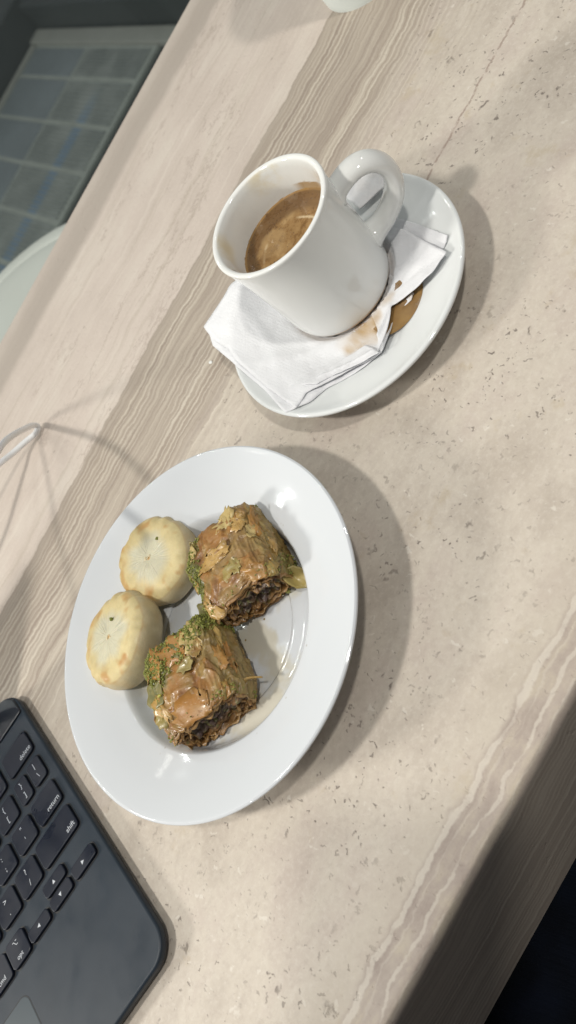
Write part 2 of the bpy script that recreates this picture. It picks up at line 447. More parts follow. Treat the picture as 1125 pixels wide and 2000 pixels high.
def coffee_mat():
    t = NT('crema')
    x, y, z = t.sep(t.co)
    r = t.math('SQRT', t.math('ADD', t.math('MULTIPLY', x, x), t.math('MULTIPLY', y, y)))
    n1 = t.noise(t.co, 150, 6, .68, .3)
    c = t.ramp(n1, [(.32, (.17, .085, .024)), (.5, (.29, .165, .058)), (.66, (.40, .255, .11))])
    # darker, bubblier arc on the near-left side
    x2 = t.math('ADD', x, .004); y2 = t.math('SUBTRACT', y, -.004)
    r2 = t.math('SQRT', t.math('ADD', t.math('MULTIPLY', x2, x2), t.math('MULTIPLY', y2, y2)))
    rn = t.math('ADD', r2, t.math('MULTIPLY', t.math('SUBTRACT', t.noise(t.co, 120, 3, .6), .5), .004))
    dk = t.rng(rn, .0175, .0215)
    c = t.mix(t.math('MULTIPLY', dk, .75), c, (.115, .058, .02))
    rim = t.rng(r, .0236, .0244)
    c = t.mix(t.math('MULTIPLY', rim, .8), c, (.34, .20, .07))
    v = t.voro(t.co, 620)
    bub = t.math('MULTIPLY', t.rng(v.outputs['Distance'], .34, .20), t.rng(t.noise(t.co, 200, 3, .6), .46, .56))
    c = t.mix(t.math('MULTIPLY', bub, .65), c, (.09, .045, .018))
    li = t.math('MULTIPLY', t.rng(t.math('ABSOLUTE', t.math('SUBTRACT', rn, .0160)), .0010, .0001), t.rng(t.noise(t.co, 45, 2), .5, .58))
    x4 = t.math('SUBTRACT', x, -.004); y4 = t.math('SUBTRACT', y, .010)
    pt = t.rng(t.math('ADD', t.math('SQRT', t.math('ADD', t.math('MULTIPLY', x4, x4), t.math('MULTIPLY', y4, y4))), t.math('MULTIPLY', t.math('SUBTRACT', t.noise(t.co, 140, 3), .5), .004)), .0085, .0065)
    c = t.mix(t.math('MULTIPLY', pt, .35), c, (.42, .28, .13))
    c = t.mix(t.math('MULTIPLY', li, .75), c, (.62, .49, .31))
    t.set(Base_Color=c, Roughness=t.rng(n1, .3, .7, .22, .4))
    t.bump(t.math('ADD', t.math('MULTIPLY', bub, -.8), t.math('MULTIPLY', n1, .5)), .4, .0004)
    return t.m
bm = bmesh.new(); rings = 10; N = 96; vs = []
for j in range(rings + 1):
    rr = .0249 * j / rings
    zz = .0480 + (.0008 * max(0, (j / rings - .9) / .1) ** 2)
    vs.append([bm.verts.new((rr * math.cos(2 * math.pi * i / N), rr * math.sin(2 * math.pi * i / N), zz)) for i in range(N if j else 1)])
for j in range(1, rings + 1):
    for i in range(N):
        if j == 1: bm.faces.new((vs[0][0], vs[1][i], vs[1][(i + 1) % N]))
        else: bm.faces.new((vs[j - 1][i], vs[j][i], vs[j][(i + 1) % N], vs[j - 1][(i + 1) % N]))
cof = link('espresso', from_bm('espresso', bm, True), None, coffee_mat())
cof.location = (CX, CY, 0)
tag(cof, 'brown espresso with foamy tan crema inside the white cup', 'coffee')

# coffee spill on the saucer
bm = bmesh.new()
def sector(a0, a1, r0, r1, z, n=40):
    out = []
    for i in range(n + 1):
        u = i / n; a = R(a0 + (a1 - a0) * u)
        e = math.sin(math.pi * u) ** .35
        out.append((bm.verts.new((SX + r0 * math.cos(a), SY + r0 * math.sin(a), z)), bm.verts.new((SX + (r0 + (r1 - r0) * e) * math.cos(a), SY + (r0 + (r1 - r0) * e) * math.sin(a), z + .0001))))
    for i in range(n): bm.faces.new((out[i][0], out[i][1], out[i + 1][1], out[i + 1][0]))
sector(-112, -48, .026, .0412, .00985)
t = NT('spilled_coffee')
t.set(Base_Color=t.mix(t.noise(t.co, 90, 4, .6), (.17, .08, .02), (.40, .25, .09)), Roughness=.08)
t.b.inputs['Alpha'].default_value = 1
t.put(t.b.inputs['Alpha'], t.rng(t.noise(t.co, 70, 4, .6), .3, .7, .55, .95))
sp = link('coffee_spill', from_bm('coffee_spill', bm, True), None, t.m)
tag(sp, 'thin brown coffee puddle spilled in the saucer between napkin and rim', 'coffee spill')

# ------------------------------------------------------------------ napkin
def napkin_mat():
    t = NT('napkin_tissue')
    a = t.n('ShaderNodeAttribute', attribute_name='col').outputs['Color']
    c = t.mix(t.noise(t.co, 300, 4, .6), t.mix(.06, a, (.5, .5, .5)), a)
    t.set(Base_Color=c, Roughness=.85)
    t.b.inputs['Specular IOR Level'].default_value = .15
    t.b.inputs['Sheen Weight'].default_value = .2
    em = t.voro(t.co, 620, rnd=.15).outputs['Distance']
    t.bump(t.math('ADD', t.math('ADD', t.noise(t.co, 1400, 2, .6), t.math('MULTIPLY', em, .7)), t.math('MULTIPLY', t.noise(t.co, 110, 5, .7), 3.5)), .38, .0004)
    return t.m
NAP = napkin_mat()
def resample(poly, n):
    P = [np.array(p, float) for p in poly]
    L = [0]
    for a, b in zip(P, P[1:]): L.append(L[-1] + np.linalg.norm(b - a))
    out = []
    for i in range(n + 1):
        s = L[-1] * i / n
        k = max(0, min(len(P) - 2, int(np.searchsorted(L, s, side='right')) - 1))
        u = (s - L[k]) / max(1e-9, L[k + 1] - L[k])
        out.append(P[k] * (1 - u) + P[k + 1] * u)
    return out
def sheet(name, top, right, bottom, left, off, creases=(), n=44, wav=.0013, seed=0, stain=None, parent=None, thick=.00035):
    """top P0->P1, right P1->P2, bottom P3->P2, left P0->P3 : Coons patch laid over the saucer"""
    T, Rr, B, L = [resample(q, n) for q in (top, right, bottom, left)]
    verts, cols = [], []
    for j in range(n + 1):
        v = j / n
        for i in range(n + 1):
            u = i / n
            p = (1 - v) * T[i] + v * B[i] + (1 - u) * L[j] + u * Rr[j] - ((1 - u) * (1 - v) * T[0] + u * (1 - v) * T[n] + (1 - u) * v * B[0] + u * v * B[n])
            r = math.hypot(p[0] - SX, p[1] - SY)
            # tissue bridges the well instead of following it exactly
            z = max(saucer_z(min(r, .0617)), .0058) + .0010
            if r > .0615: z += -.05 * (r - .0617)
            z += off(u, v) if callable(off) else off
            z += wav * noise.noise(Vector((p[0] * 75, p[1] * 75, seed * 7.3))) + wav * .4 * noise.noise(Vector((p[0] * 240, p[1] * 240, seed * 3.1)))
            for (x0, y0, x1, y1, amp, wd) in creases:
                d = Vector((x1 - x0, y1 - y0)); q = Vector((p[0] - x0, p[1] - y0)); l = d.length
                s = q.dot(d) / l / l
                dist = (q - d * min(1, max(0, s))).length
                z += amp * math.exp(-(dist / wd)) 
            # do not cut through the cup's foot
            rc = math.hypot(p[0] - CX, p[1] - CY)
            if rc < .0300:
                lim = CZ - .0003 if rc < .0255 else CZ - .0003 + (rc - .0255) * .8
                z = min(z, lim)
            z = max(z, saucer_z(min(r, .0617)) + .0003)
            verts.append((p[0], p[1], z))
            c = np.array((.76, .765, .79))
            if stain:
                for sx, sy, sr, k in stain:
                    dd = math.hypot(p[0] - sx, p[1] - sy) + .004 * noise.noise(Vector((p[0] * 160, p[1] * 160, 5)))
                    f = max(0, min(1, (sr - dd) / .0050)) * k
                    f *= .75 + .5 * noise.noise(Vector((p[0] * 500, p[1] * 120, 2)))
                    f = max(0, min(1, f))
                    c = c * (1 - f) + np.array((.47, .30, .11)) * f
            cols.append(c)
    m_ = n + 1
    faces = [(j * m_ + i, j * m_ + i + 1, (j + 1) * m_ + i + 1, (j + 1) * m_ + i) for j in range(n) for i in range(n)]
    me = mesh(name, verts, faces, True, cols)
    o = link(name, me, parent, NAP)
    md = o.modifiers.new('thickness', 'SOLIDIFY'); md.thickness = thick; md.offset = 1
    return o
nap = empty('napkin', (SX, SY, .006))
def np_link(o):
    o.parent = nap; o.location = (-SX, -SY, -.006)
STN = [(.0905, .2570, .0120, 1.0), (.0790, .2630, .0075, .75), (.1010, .2520, .0110, 1.0)]
A, B_, C_, D_ = (.0619, .3512), (.1259, .2898), (.0790, .2406), (.0420, .2645)
P_bottom = [D_, (.0506, .2656), (.0560, .2612), (.0596, .2586), (.0713, .2500), C_]
P_left = [A, (.0573, .3379), (.0553, .3228), (.0509, .3112), (.0460, .2895), D_]
P_top = [A, (.0764, .3468), (.0879, .3454), (.1110, .3217), B_]
P_right = [B_, (.1150, .2600), (.0975, .2465), C_]
cre = [(.056, .300, .085, .262, .0016, .0016), (.048, .279, .075, .268, -.0012, .0014), (.078, .330, .060, .292, .0010, .0020), (.066, .262, .080, .256, .0016, .0010)]
np_link(sheet('napkin_layer', P_top, P_right, P_bottom, P_left, .0016, cre, seed=1, stain=STN))
# lower ply of the same corner, slightly turned, its edge showing past the upper one
np_link(sheet('napkin_layer', [(.0634, .3500), (.0880, .3430), (.1240, .2890)], [(.1240, .2890), (.1080, .2660), (.0800, .2425)],
              [(.0382, .2690), (.0440, .2640), (.0472, .2612), (.0560, .2590), (.0700, .2478), (.0800, .2425)], [(.0634, .3500), (.0545, .3370), (.0500, .3150), (.0440, .2890), (.0382, .2690)],
              .0003, cre[:2], seed=2))
# folded strip along the near edge
np_link(sheet('napkin_layer', [(.0530, .2720), (.0640, .2655), (.0735, .2590), (.0810, .2530)], [(.0810, .2530), (.0805, .2470), (.0785, .2398)],
              [(.0560, .2625), (.0612, .2598), (.0700, .2500), (.0785, .2398)], [(.0530, .2720), (.0545, .2670), (.0560, .2625)],
              .0028, [(.060, .265, .079, .245, .0010, .001)], seed=3, n=30))
# right-hand corner
q0, q1, q2, q3 = (.1300, .2950), (.1272, .2320), (.0785, .2403), (.1040, .2740)
np_link(sheet('napkin_layer', [q0, (.1372, .2830), (.1355, .2650), q1], [q1, (.1175, .2347), (.1092, .2405), (.1005, .2492), (.0895, .2440), q2],
              [q3, (.0960, .2600), (.0880, .2490), q2], [q0, (.118, .286), q3], lambda u, v: .0030 + .0012 * v, [(.126, .234, .104, .262, -.0010, .0020), (.100, .250, .086, .247, .0018, .0012)], seed=4,
              stain=[(.1030, .2560, .0050, .75), (.0905, .2560, .0070, .85)]))
np_link(sheet('napkin_layer', [(.1325, .2960), (.1412, .2770), (.1395, .2590), (.1352, .2372)], [(.1352, .2372), (.1325, .2368), (.1290, .2375)],
              [(.1180, .2780), (.1240, .2640), (.1262, .2480), (.1290, .2375)], [(.1325, .2960), (.125, .287), (.1180, .2780)], .0006, [], seed=5, n=30))
# second tongue below it lying in the spill
np_link(sheet('napkin_layer', [(.1120, .2560), (.1125, .2490), (.1090, .2425)], [(.1090, .2425), (.1060, .2420), (.1030, .2440)],
              [(.1010, .2560), (.1005, .2490), (.1030, .2440)], [(.1120, .2560), (.1060, .2570), (.1010, .2560)], .0012, [(.108, .243, .100, .252, .001, .001)], seed=6, n=24,
              stain=[(.1100, .2450, .0050, .9), (.1020, .2520, .0050, .9)]))
# corner standing up behind the cup, seen through the handle
np_link(sheet('napkin_layer', [(.1400, .2925), (.1490, .2850), (.1530, .2780)], [(.1530, .2780), (.1570, .2850), (.1560, .2950)],
              [(.1440, .3040), (.1510, .3020), (.1560, .2950)], [(.1400, .2925), (.1420, .2980), (.1440, .3040)], .0034, [], seed=8, n=20, thick=.0008,
              stain=[(.150, .290, .012, .10)]))
tag(nap, 'crumpled white paper napkin with brown coffee stains between espresso cup and saucer', 'napkin')

# ------------------------------------------------------------------ food
def vcol_mat(name, rough=.4, coat=0.0, bscale=500, bstr=.3, var=.25, subs=.0, scale=(1, 1, 1), rough2=None):
    t = NT(name)
    a = t.n('ShaderNodeAttribute', attribute_name='col').outputs['Color']
    if name == 'syrup_phyllo': a = t.mix(1.0, a, (.86, .80, .78), 'MULTIPLY')
    f = t.noise(t.map(t.co, scale), bscale * .6, 4, .65)
    c = t.mix(t.rng(f, .3, .7), t.mix(var, a, (.02, .01, .005)), t.mix(var * .2, a, (.8, .7, .5)))
    rr = t.rng(t.noise(t.co, bscale * .35, 3, .6), .35, .65, rough, rough2 if rough2 else rough * 1.4)
    t.set(Base_Color=c, Roughness=rr, Coat_Weight=coat, Coat_Roughness=.12)
    if subs:
        t.b.inputs['Subsurface Weight'].default_value = subs
        t.b.inputs['Subsurface Radius'].default_value = (1, .6, .3); t.b.inputs['Subsurface Scale'].default_value = .003
    t.bump(t.noise(t.map(t.co, scale), bscale, 4, .65), bstr, .0005)
    return t.m
BUN = vcol_mat('baked_dough', .45, .03, 300, .45, .12, .10)
ROLL = vcol_mat('syrup_phyllo', .30, .12, 700, .30, .18, .12, (1, 1, 1), .55)
FLAKE = vcol_mat('phyllo_flake', .30, .15, 600, .3, .15)
def nz(x, y, z, s=1.0): return noise.noise(Vector((x * s, y * s, z * s)))
def lerp(a, b, f): f = max(0.0, min(1.0, f)); return tuple(p * (1 - f) + q * f for p, q in zip(a, b))

def bun(name, x, y, z, rad, hgt, tilt, tdir, seed, label):
    """round filled cookie: pleated top, scalloped soft side"""
    rnd = random.Random(seed)
    ang_l = sorted(rnd.uniform(0, 2 * math.pi) for _ in range(9))
    na, rows = 240, []
    prof = [(i / 34, 1.0 - .04 * (i / 34) ** 2) for i in range(0, 24)]
    q0_, h0_ = prof[-1]
    for i in range(1, 15):
        b = math.pi / 2 * i / 14
        prof.append((q0_ + (1 - q0_) * math.sin(b) ** .9, .50 + (h0_ - .50) * math.cos(b) ** .9 if b < 1.57 else .50))
    for i in range(1, 11):
        b = math.pi / 2 * i / 10
        prof.append((1 - .16 * (1 - math.cos(b)), .50 * (1 - math.sin(b))))
    prof += [(.4, .0), (0, .0)]
    pr = prof
    verts, cols = [], []
    for (q, h) in pr:
        for i in range(na):
            a = 2 * math.pi * i / na
            lob = sum(math.exp(-((((a - al + math.pi) % (2 * math.pi)) - math.pi) / .085) ** 2) for al in ang_l)
            rr = rad * q * (1 + .035 * nz(math.cos(a) * 1.6, math.sin(a) * 1.6, seed) - .030 * lob * max(0, q - .75) / .25)
            zz = hgt * h
            zz += .0011 * nz(math.cos(a) * q * 2, math.sin(a) * q * 2, seed + 5) * h
            zz -= .0016 * lob * max(0, q - .72) / .28 * h
            c = (.55, .46, .28)
            if h > .84:
                env = max(0, min(1, (q - .06) / .12)) * max(0, min(1, (.72 - q) / .30))
                fade = max(0, min(1, .55 + 1.6 * nz(math.cos(a) * 1.4, math.sin(a) * 1.4, seed + 31)))
                env *= fade
                ple = abs(math.sin(a * (9 + seed % 4) + 5.5 * nz(math.cos(a) * 2, math.sin(a) * 2, seed + 2 + q) + .9 * nz(q * 6, a, seed))) ** 1.2
                ple2 = nz(math.cos(a) * 14, math.sin(a) * 14, q * 3 + seed)
                zz -= env * (.00014 * (1 - ple) + .00030 * ple2)
                zz -= .0004 * math.exp(-(q / .09) ** 2)
                cen = max(0, min(1, (.62 - q + .16 * nz(math.cos(a) * 2, math.sin(a) * 2, seed + 8)) / .22))
                c = lerp((.66, .55, .29), (.62, .585, .43), cen)
                c = lerp(c, (.46, .44, .34), env * .42 * (1 - ple))
                br = nz(math.cos(a) * q * 3.1, math.sin(a) * q * 3.1, seed + 11) + .55 * nz(math.cos(a) * 7 * q, math.sin(a) * 7 * q, seed)
                rg = math.exp(-((q - .80) / .16) ** 2)
                c = lerp(c, (.50, .27, .085), max(0, br * 2.2 + .35 * math.cos(a - 2.2) - .10) * rg * 1.2)
                c = lerp(c, (.62, .46, .19), .40 * rg * (.6 + .6 * math.cos(a - 2.2)))
                if q < .05: c = (.60, .38, .16)
            else:
                sft = nz(math.cos(a) * 4, math.sin(a) * 4, h * 3 + seed)
                c = lerp(c, (.56, .36, .14), max(0, sft) * .6 + (.30 if h > .8 else 0))
            verts.append((rr * math.cos(a), rr * math.sin(a), zz)); cols.append(c)
    faces = []
    for j in range(len(pr) - 1):
        for i in range(na):
            p, q_ = j * na + i, j * na + (i + 1) % na
            faces.append((p, p + na, q_ + na, q_))
    root = empty(name, (x, y, z), rot=(0, 0, 0))
    ax = Vector((-math.sin(tdir), math.cos(tdir), 0))
    root.rotation_mode = 'QUATERNION'
    root.rotation_quaternion = Matrix.Rotation(tilt, 3, ax).to_quaternion()
    link('crust', mesh('crust', verts, faces, True, cols), root, BUN)
    # crimped knot in the middle and a few stray pistachio crumbs
    bm = bmesh.new()
    for k in range(5):
        m_ = Matrix.Translation((rnd.uniform(-.0016, .0016), rnd.uniform(-.0016, .0016), hgt - .0002)) @ Matrix.Diagonal((1, rnd.uniform(.5, 1), .5, 1))
        bmesh.ops.create_icosphere(bm, subdivisions=2, radius=rnd.uniform(.0004, .0008), matrix=m_)
    o = link('crimp', from_bm('crimp', bm, True), root, simple('crimp_dough', (.66, .56, .36), .5, .1))
    tag(root, label, 'pastry', 'round white filled pastries')
    return root

bun('round_pastry', -.0492, .2965, .0090, .0215, .0150, R(7), R(-110), 3, 'round golden topped pastry with pleated pale centre, touching the upper baklava roll')
bun('round_pastry', -.0876, .2862, .0120, .0228, .0160, R(-9), R(-60), 9, 'pale flat round pastry nearest the plate rim, below the golden one')

GREEN = simple('pistachio', (.17, .185, .030), .6, .45, 900)
GREEN2 = simple('pistachio_light', (.27, .27, .06), .55, .3, 900)

def baklava(name, x, y, z, rz, wd, ht, ln, seed, label, green_zone, nflakes, crumbs):
    rnd = random.Random(seed)
    root = empty(name, (x, y, z), rz)
    nu, nv = 260, 110
    def section(a, k=3.3):
        ca, sa = math.cos(a), math.sin(a)
        return (math.copysign(abs(ca) ** (2 / k), ca), math.copysign(abs(sa) ** (2 / k), sa))
    def body_pt(a, v, off=0.0):
        """v from 0 (near cut end) to 1 (far end)"""
        cx_, cz_ = section(a)
        end = 1 - .10 * abs(2 * v - 1) ** 6 - .03 * (2 * v - 1) ** 2
        bump = .0011 * nz(cx_ * 2.0, cz_ * 2.0, v * 2.2 + seed) + .0005 * nz(cx_ * 6, cz_ * 6, v * 5 + seed)
        # wrinkles of the thin top sheets, running mostly across the axis
        wr = nz(cx_ * 3.0 + seed, cz_ * 3.0, v * 9 + 1.5 * nz(cx_ * 3, cz_ * 3, v * 3))
        bump += .00045 * (1 - abs(wr) * 3.2)
        wr2 = nz(cx_ * 9.0, cz_ * 9.0 + seed, v * 4)
        bump += .00028 * (1 - abs(wr2) * 3)
        step = nz(cx_ * 1.7 + 9, cz_ * 1.7, v * 2.6 + seed * 2)
        bump += .0006 if step > .08 else (0 if step > -.2 else -.0004)
        step2 = nz(cx_ * 3.4 + 2, cz_ * 3.4 + 5, v * 5 + seed * 3)
        bump += .00035 if step2 > .12 else (0 if step2 > -.22 else -.0003)
        X = (wd / 2 * end + bump + off) * cx_
        Z = (ht / 2 * end + bump + off) * cz_
        Y = (v - .5) * ln + .0026 * nz(cx_ * 2.2, cz_ * 2.2, seed + 3 + (5 if v > .5 else 0)) * abs(2 * v - 1)
        return Vector((X, Y, Z + ht / 2))
    verts, cols = [], []
    for j in range(nv + 1):
        v = j / nv
        for i in range(nu):
            a = 2 * math.pi * i / nu
            p = body_pt(a, v); verts.append(p)
            cx_, cz_ = section(a)
            n1 = nz(cx_ * 2.0, cz_ * 2.0, v * 2 + seed); n2 = nz(cx_ * 7, cz_ * 7, v * 7 + seed)
            c = lerp((.26, .112, .018), (.40, .20, .040), .5 + 1.3 * n1)
            st2 = nz(cx_ * 3.4 + 2, cz_ * 3.4 + 5, v * 5 + seed * 3)
            if st2 > .12: c = lerp(c, (.42, .29, .085), .5)
            elif st2 < -.22: c = lerp(c, (.15, .06, .018), .5)
            c = lerp(c, (.22, .075, .014), max(0, nz(cx_ * 1.5, cz_ * 1.5, v * 1.8 + seed + 20)) * 2.0)
            step = nz(cx_ * 1.7 + 9, cz_ * 1.7, v * 2.6 + seed * 2)
            if step > .08: c = lerp(c, (.40, .20, .040), .5)
            elif step < -.2: c = lerp(c, (.30, .20, .07), .7)
            c = lerp(c, (.40, .27, .10), max(0, n2) * .7)
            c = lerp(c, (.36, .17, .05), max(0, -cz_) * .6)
            pale = max(0, cx_ - .45) * 2.2 + .8 * n2      # flaky greenish side
            c = lerp(c, (.30, .225, .065), pale * .7)
            g = green_zone(cx_, cz_, v) + .35 * n2 + .25 * n1
            c = lerp(c, (.12, .13, .025), (g - .45) * 3)
            cols.append(c)
    faces = []
    for j in range(nv):
        for i in range(nu):
            p, q = j * nu + i, j * nu + (i + 1) % nu
            faces.append((p, q, q + nu, p + nu))
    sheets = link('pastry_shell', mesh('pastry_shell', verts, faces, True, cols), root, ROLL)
    # cut ends: spiral of thin sheets round the dark filling
    for side in (0, 1):
        ev, ec = [], []
        NR = 56
        for j in range(NR + 1):
            s = 1 - j / NR
            for i in range(nu):
                a = 2 * math.pi * i / nu
                p = body_pt(a, float(side))
                ph = s * 4.6 + a / (2 * math.pi) + .55 * nz(math.cos(a) * 1.8, math.sin(a) * 1.8, s * 2.5 + seed)
                lay = ph % 1.0
                ridge = (1 - abs(lay - .5) * 2)
                dep = .0026 * (ridge - .5) * min(1, (1 - s) * 9) * (1 if s > .38 else .3)
                dep += .0034 * nz(math.cos(a) * 4 * s, math.sin(a) * 4 * s, seed + 2) * min(1, (1 - s) * 6)
                dep -= .0022 * (1 - s) ** .5
                cxx = p.x * s + .0012 * (1 - s) * nz(a, s * 3, seed); zc = ht / 2 + (p.z - ht / 2) * s - .0008 * (1 - s)
                yy = p.y + (-dep if side == 0 else dep) * 1.0
                ev.append((cxx, yy, zc))
                c = lerp((.15, .07, .02), (.36, .20, .06), ridge * 1.2)
                c = lerp(c, (.30, .13, .035), .6 * max(0, nz(math.cos(a) * 3, math.sin(a) * 3, s * 4)))
                # filling: flattened, off centre
                fx, fz = (cxx - wd * .05) / (wd * .36), (zc - ht * .50) / (ht * .25)
                f = math.sqrt(fx * fx + fz * fz) + .75 * nz(cxx * 130, zc * 130, seed + 7) + .35 * nz(cxx * 300, zc * 300, seed)
                c = lerp((.12, .075, .048), c, (f - .75) * 3)
                gr = nz(cxx * 520, zc * 520, seed + 4)
                if f < 1.05 and gr > .12: c = lerp(c, (.19, .19, .055), (gr - .12) * 5)
                if f < .9 and gr < -.38: c = (.12, .075, .07)
                ec.append(c)
        ef = []
        for j in range(NR):
            for i in range(nu):
                p, q = j * nu + i, j * nu + (i + 1) % nu
                ef.append((p, p + nu, q + nu, q) if side == 0 else (p, q, q + nu, p + nu))
        link('filling_end', mesh('filling_end', ev, ef, True, ec), root, ROLL)
    # loose curling flakes of the top sheets
    for k in range(nflakes):
        a0 = rnd.uniform(R(5), R(165)); v0 = rnd.uniform(.06, .95)
        if k % 4 == 0: v0 = rnd.uniform(0, .08)
        da, dv = rnd.uniform(.10, .30), rnd.uniform(.07, .20)
        n_ = 7; fv, fc = [], []
        tone = rnd.choice([(.38, .18, .035), (.45, .27, .075), (.34, .15, .028), (.36, .23, .055), (.28, .22, .06), (.50, .38, .15)])
        cu = rnd.uniform(.0004, .0016); dirn = rnd.uniform(0, 2 * math.pi)
        for jj in range(n_ + 1):
            for ii in range(n_ + 1):
                uu, vv = ii / n_ * 2 - 1, jj / n_ * 2 - 1
                m1 = 1 + .75 * nz(uu * 2.2 + k * 3, vv * 2.2, seed)
                mx = max(abs(uu), abs(vv)); ll = math.hypot(uu, vv) or 1
                uu2, vv2 = uu * mx / ll * m1, vv * mx / ll * m1
                lift = .00015 + cu * max(0, uu2 * math.cos(dirn) + vv2 * math.sin(dirn)) ** 2 + .0003 * nz(uu * 3, vv * 3, k)
                vq = v0 + dv * vv2
                p = body_pt(a0 + da * uu2, max(-.03, min(1.03, vq)), lift)
                fv.append(p); fc.append(lerp(tone, (.42, .28, .10), .10 + .8 * nz(uu * 2, vv * 2, k + seed)))
        m_ = n_ + 1
        ff = [(j * m_ + i, j * m_ + i + 1, (j + 1) * m_ + i + 1, (j + 1) * m_ + i) for j in range(n_) for i in range(n_)]
        o = link('pastry_flake', mesh('pastry_flake', fv, ff, True, fc), root, FLAKE)
        md = o.modifiers.new('thickness', 'SOLIDIFY'); md.thickness = .00015; md.offset = 1
    # ragged sheet edges sticking out round the near cut end
    for ring in range(3):
        s = 1.0 - ring * .17
        fv, fc = [], []
        nn = 130
        for i in range(nn + 1):
            a = R(-70 + 320 * i / nn) if ring % 2 == 0 else R(60 + 300 * i / nn)
            p = body_pt(a, 0.0)
            out = -.0004 + .0030 * max(0, nz(math.cos(a) * 4, math.sin(a) * 4, ring * 3 + seed) + .3)
            wv = 1 + .07 * nz(math.cos(a) * 5, math.sin(a) * 5, ring + seed)
            for t_ in (0, .5, 1):
                fv.append((p.x * s * wv * (1 - .04 * t_), p.y + .0012 - (out + .0012) * t_ , ht / 2 + (p.z - ht / 2) * s * wv * (1 - .05 * t_)))
                fc.append(lerp((.22, .10, .03), (.38, .23, .08), t_ * .8 + .4 * nz(a * 3, ring, seed)))
        ff = []
        for i in range(nn):
            for t_ in range(2):
                ff.append((i * 3 + t_, (i + 1) * 3 + t_, (i + 1) * 3 + t_ + 1, i * 3 + t_ + 1))
        o = link('sheet_edge', mesh('sheet_edge', fv, ff, True, fc), root, FLAKE)
        md = o.modifiers.new('thickness', 'SOLIDIFY'); md.thickness = .0002
    # pistachio crumbs
    bm = bmesh.new()
    cnt = 0; tries = 0
    while cnt < crumbs and tries < crumbs * 60:
        tries += 1
        a = rnd.uniform(0, 2 * math.pi); v = rnd.uniform(-.0, 1.0)
        cx_, cz_ = section(a)
        near = v < .10 and rnd.random() < .22 and nz(cx_ * 2, cz_ * 2, seed) > -.1
        if not near and green_zone(cx_, cz_, v) * (.6 + .8 * rnd.random()) + .3 * nz(cx_ * 3, cz_ * 3, v * 4 + seed) < .50: continue
        p = body_pt(a, v, rnd.uniform(0, .0005))
        rr = rnd.choice([.00025, .0003, .0004, .0005, .0007])
        m_ = Matrix.Translation(p) @ Matrix.Rotation(rnd.uniform(0, 6), 4, Vector((rnd.random(), rnd.random(), rnd.random() + .1)).normalized()) @ Matrix.Diagonal((1, rnd.uniform(.6, 1), rnd.uniform(.5, .9), 1))
        bmesh.ops.create_icosphere(bm, subdivisions=1, radius=rr, matrix=m_)
        cnt += 1
    o = link('pistachio_crumbs', from_bm('pistachio_crumbs', bm), root, GREEN)
    o.data.materials.append(GREEN2)
    idx = [1 if (i // 20) % 3 == 0 else 0 for i in range(len(o.data.polygons))]
    o.data.polygons.foreach_set('material_index', idx)
    o['kind'] = 'stuff'
    tag(root, label, 'baklava', 'baklava rolls on the plate')
    return root, body_pt

def gA(cx_, cz_, v): return max(0, -cx_ - .25) * 1.7 * (.40 + v) * (1 if cz_ > -.8 else 0) + max(0, v - .93) * 6 + (.55 if cx_ > .5 and cz_ < .3 and v < .25 else 0)
def gB(cx_, cz_, v):
    e = max(0, v - .44 + .22 * (-cx_)) * 3.0
    return min(1.2, e + max(0, -cx_ - .55) * (.2 + .9 * v)) * (1 if cz_ > -.8 else 0)
rA, bpA = baklava('baklava_roll', -.0300, .2475, .0052, R(-27), .0405, .0250, .0375, 21, 'glossy amber baklava roll, upper one, with pale flakes on its right and green left end', gA, 16, 1300)
rB, bpB = baklava('baklava_roll', -.0795, .2355, .0052, R(-27), .0420, .0252, .0395, 34, 'lower baklava roll with chopped green pistachio over its far end', gB, 16, 3200)

def blob_flake(name, outline, cup, mat, thick=.0004, seed=0, jitter=.0003, parent=None, tone=(.4, .3, .1)):
    """small curled sheet: outline polygon (local x, y), cupped by 'cup'"""
    n = len(outline); verts, cols, faces = [(0, 0, 0)], [tone], []
    cxm = sum(p[0] for p in outline) / n; cym = sum(p[1] for p in outline) / n
    verts = [(cxm, cym, 0)]
    K = 5
    for k in range(1, K + 1):
        f = k / K
        for (px_, py_) in outline:
            X, Y = cxm + (px_ - cxm) * f, cym + (py_ - cym) * f
            verts.append((X, Y, cup * f * f + jitter * nz(X * 400, Y * 400, seed)))
            cols.append(lerp(tone, (.34, .27, .09), f * .4 + .7 * nz(X * 500, Y * 500, seed)))
    for i in range(n): faces.append((0, 1 + i, 1 + (i + 1) % n))
    for k in range(K - 1):
        for i in range(n):
            a, b = 1 + k * n + i, 1 + k * n + (i + 1) % n
            faces.append((a, a + n, b + n, b))
    o = link(name, mesh(name, verts, faces, True, cols), parent, mat)
    md = o.modifiers.new('thickness', 'SOLIDIFY'); md.thickness = thick
    return o
def wob_outline(rx, ry, n=22, seed=0, jag=.18):
    return [(rx * (1 + jag * nz(math.cos(2 * math.pi * i / n) * 1.5, math.sin(2 * math.pi * i / n) * 1.5, seed) * 2) * math.cos(2 * math.pi * i / n),
             ry * (1 + jag * nz(math.cos(2 * math.pi * i / n) * 1.5 + 4, math.sin(2 * math.pi * i / n) * 1.5, seed) * 2) * math.sin(2 * math.pi * i / n)) for i in range(n)]
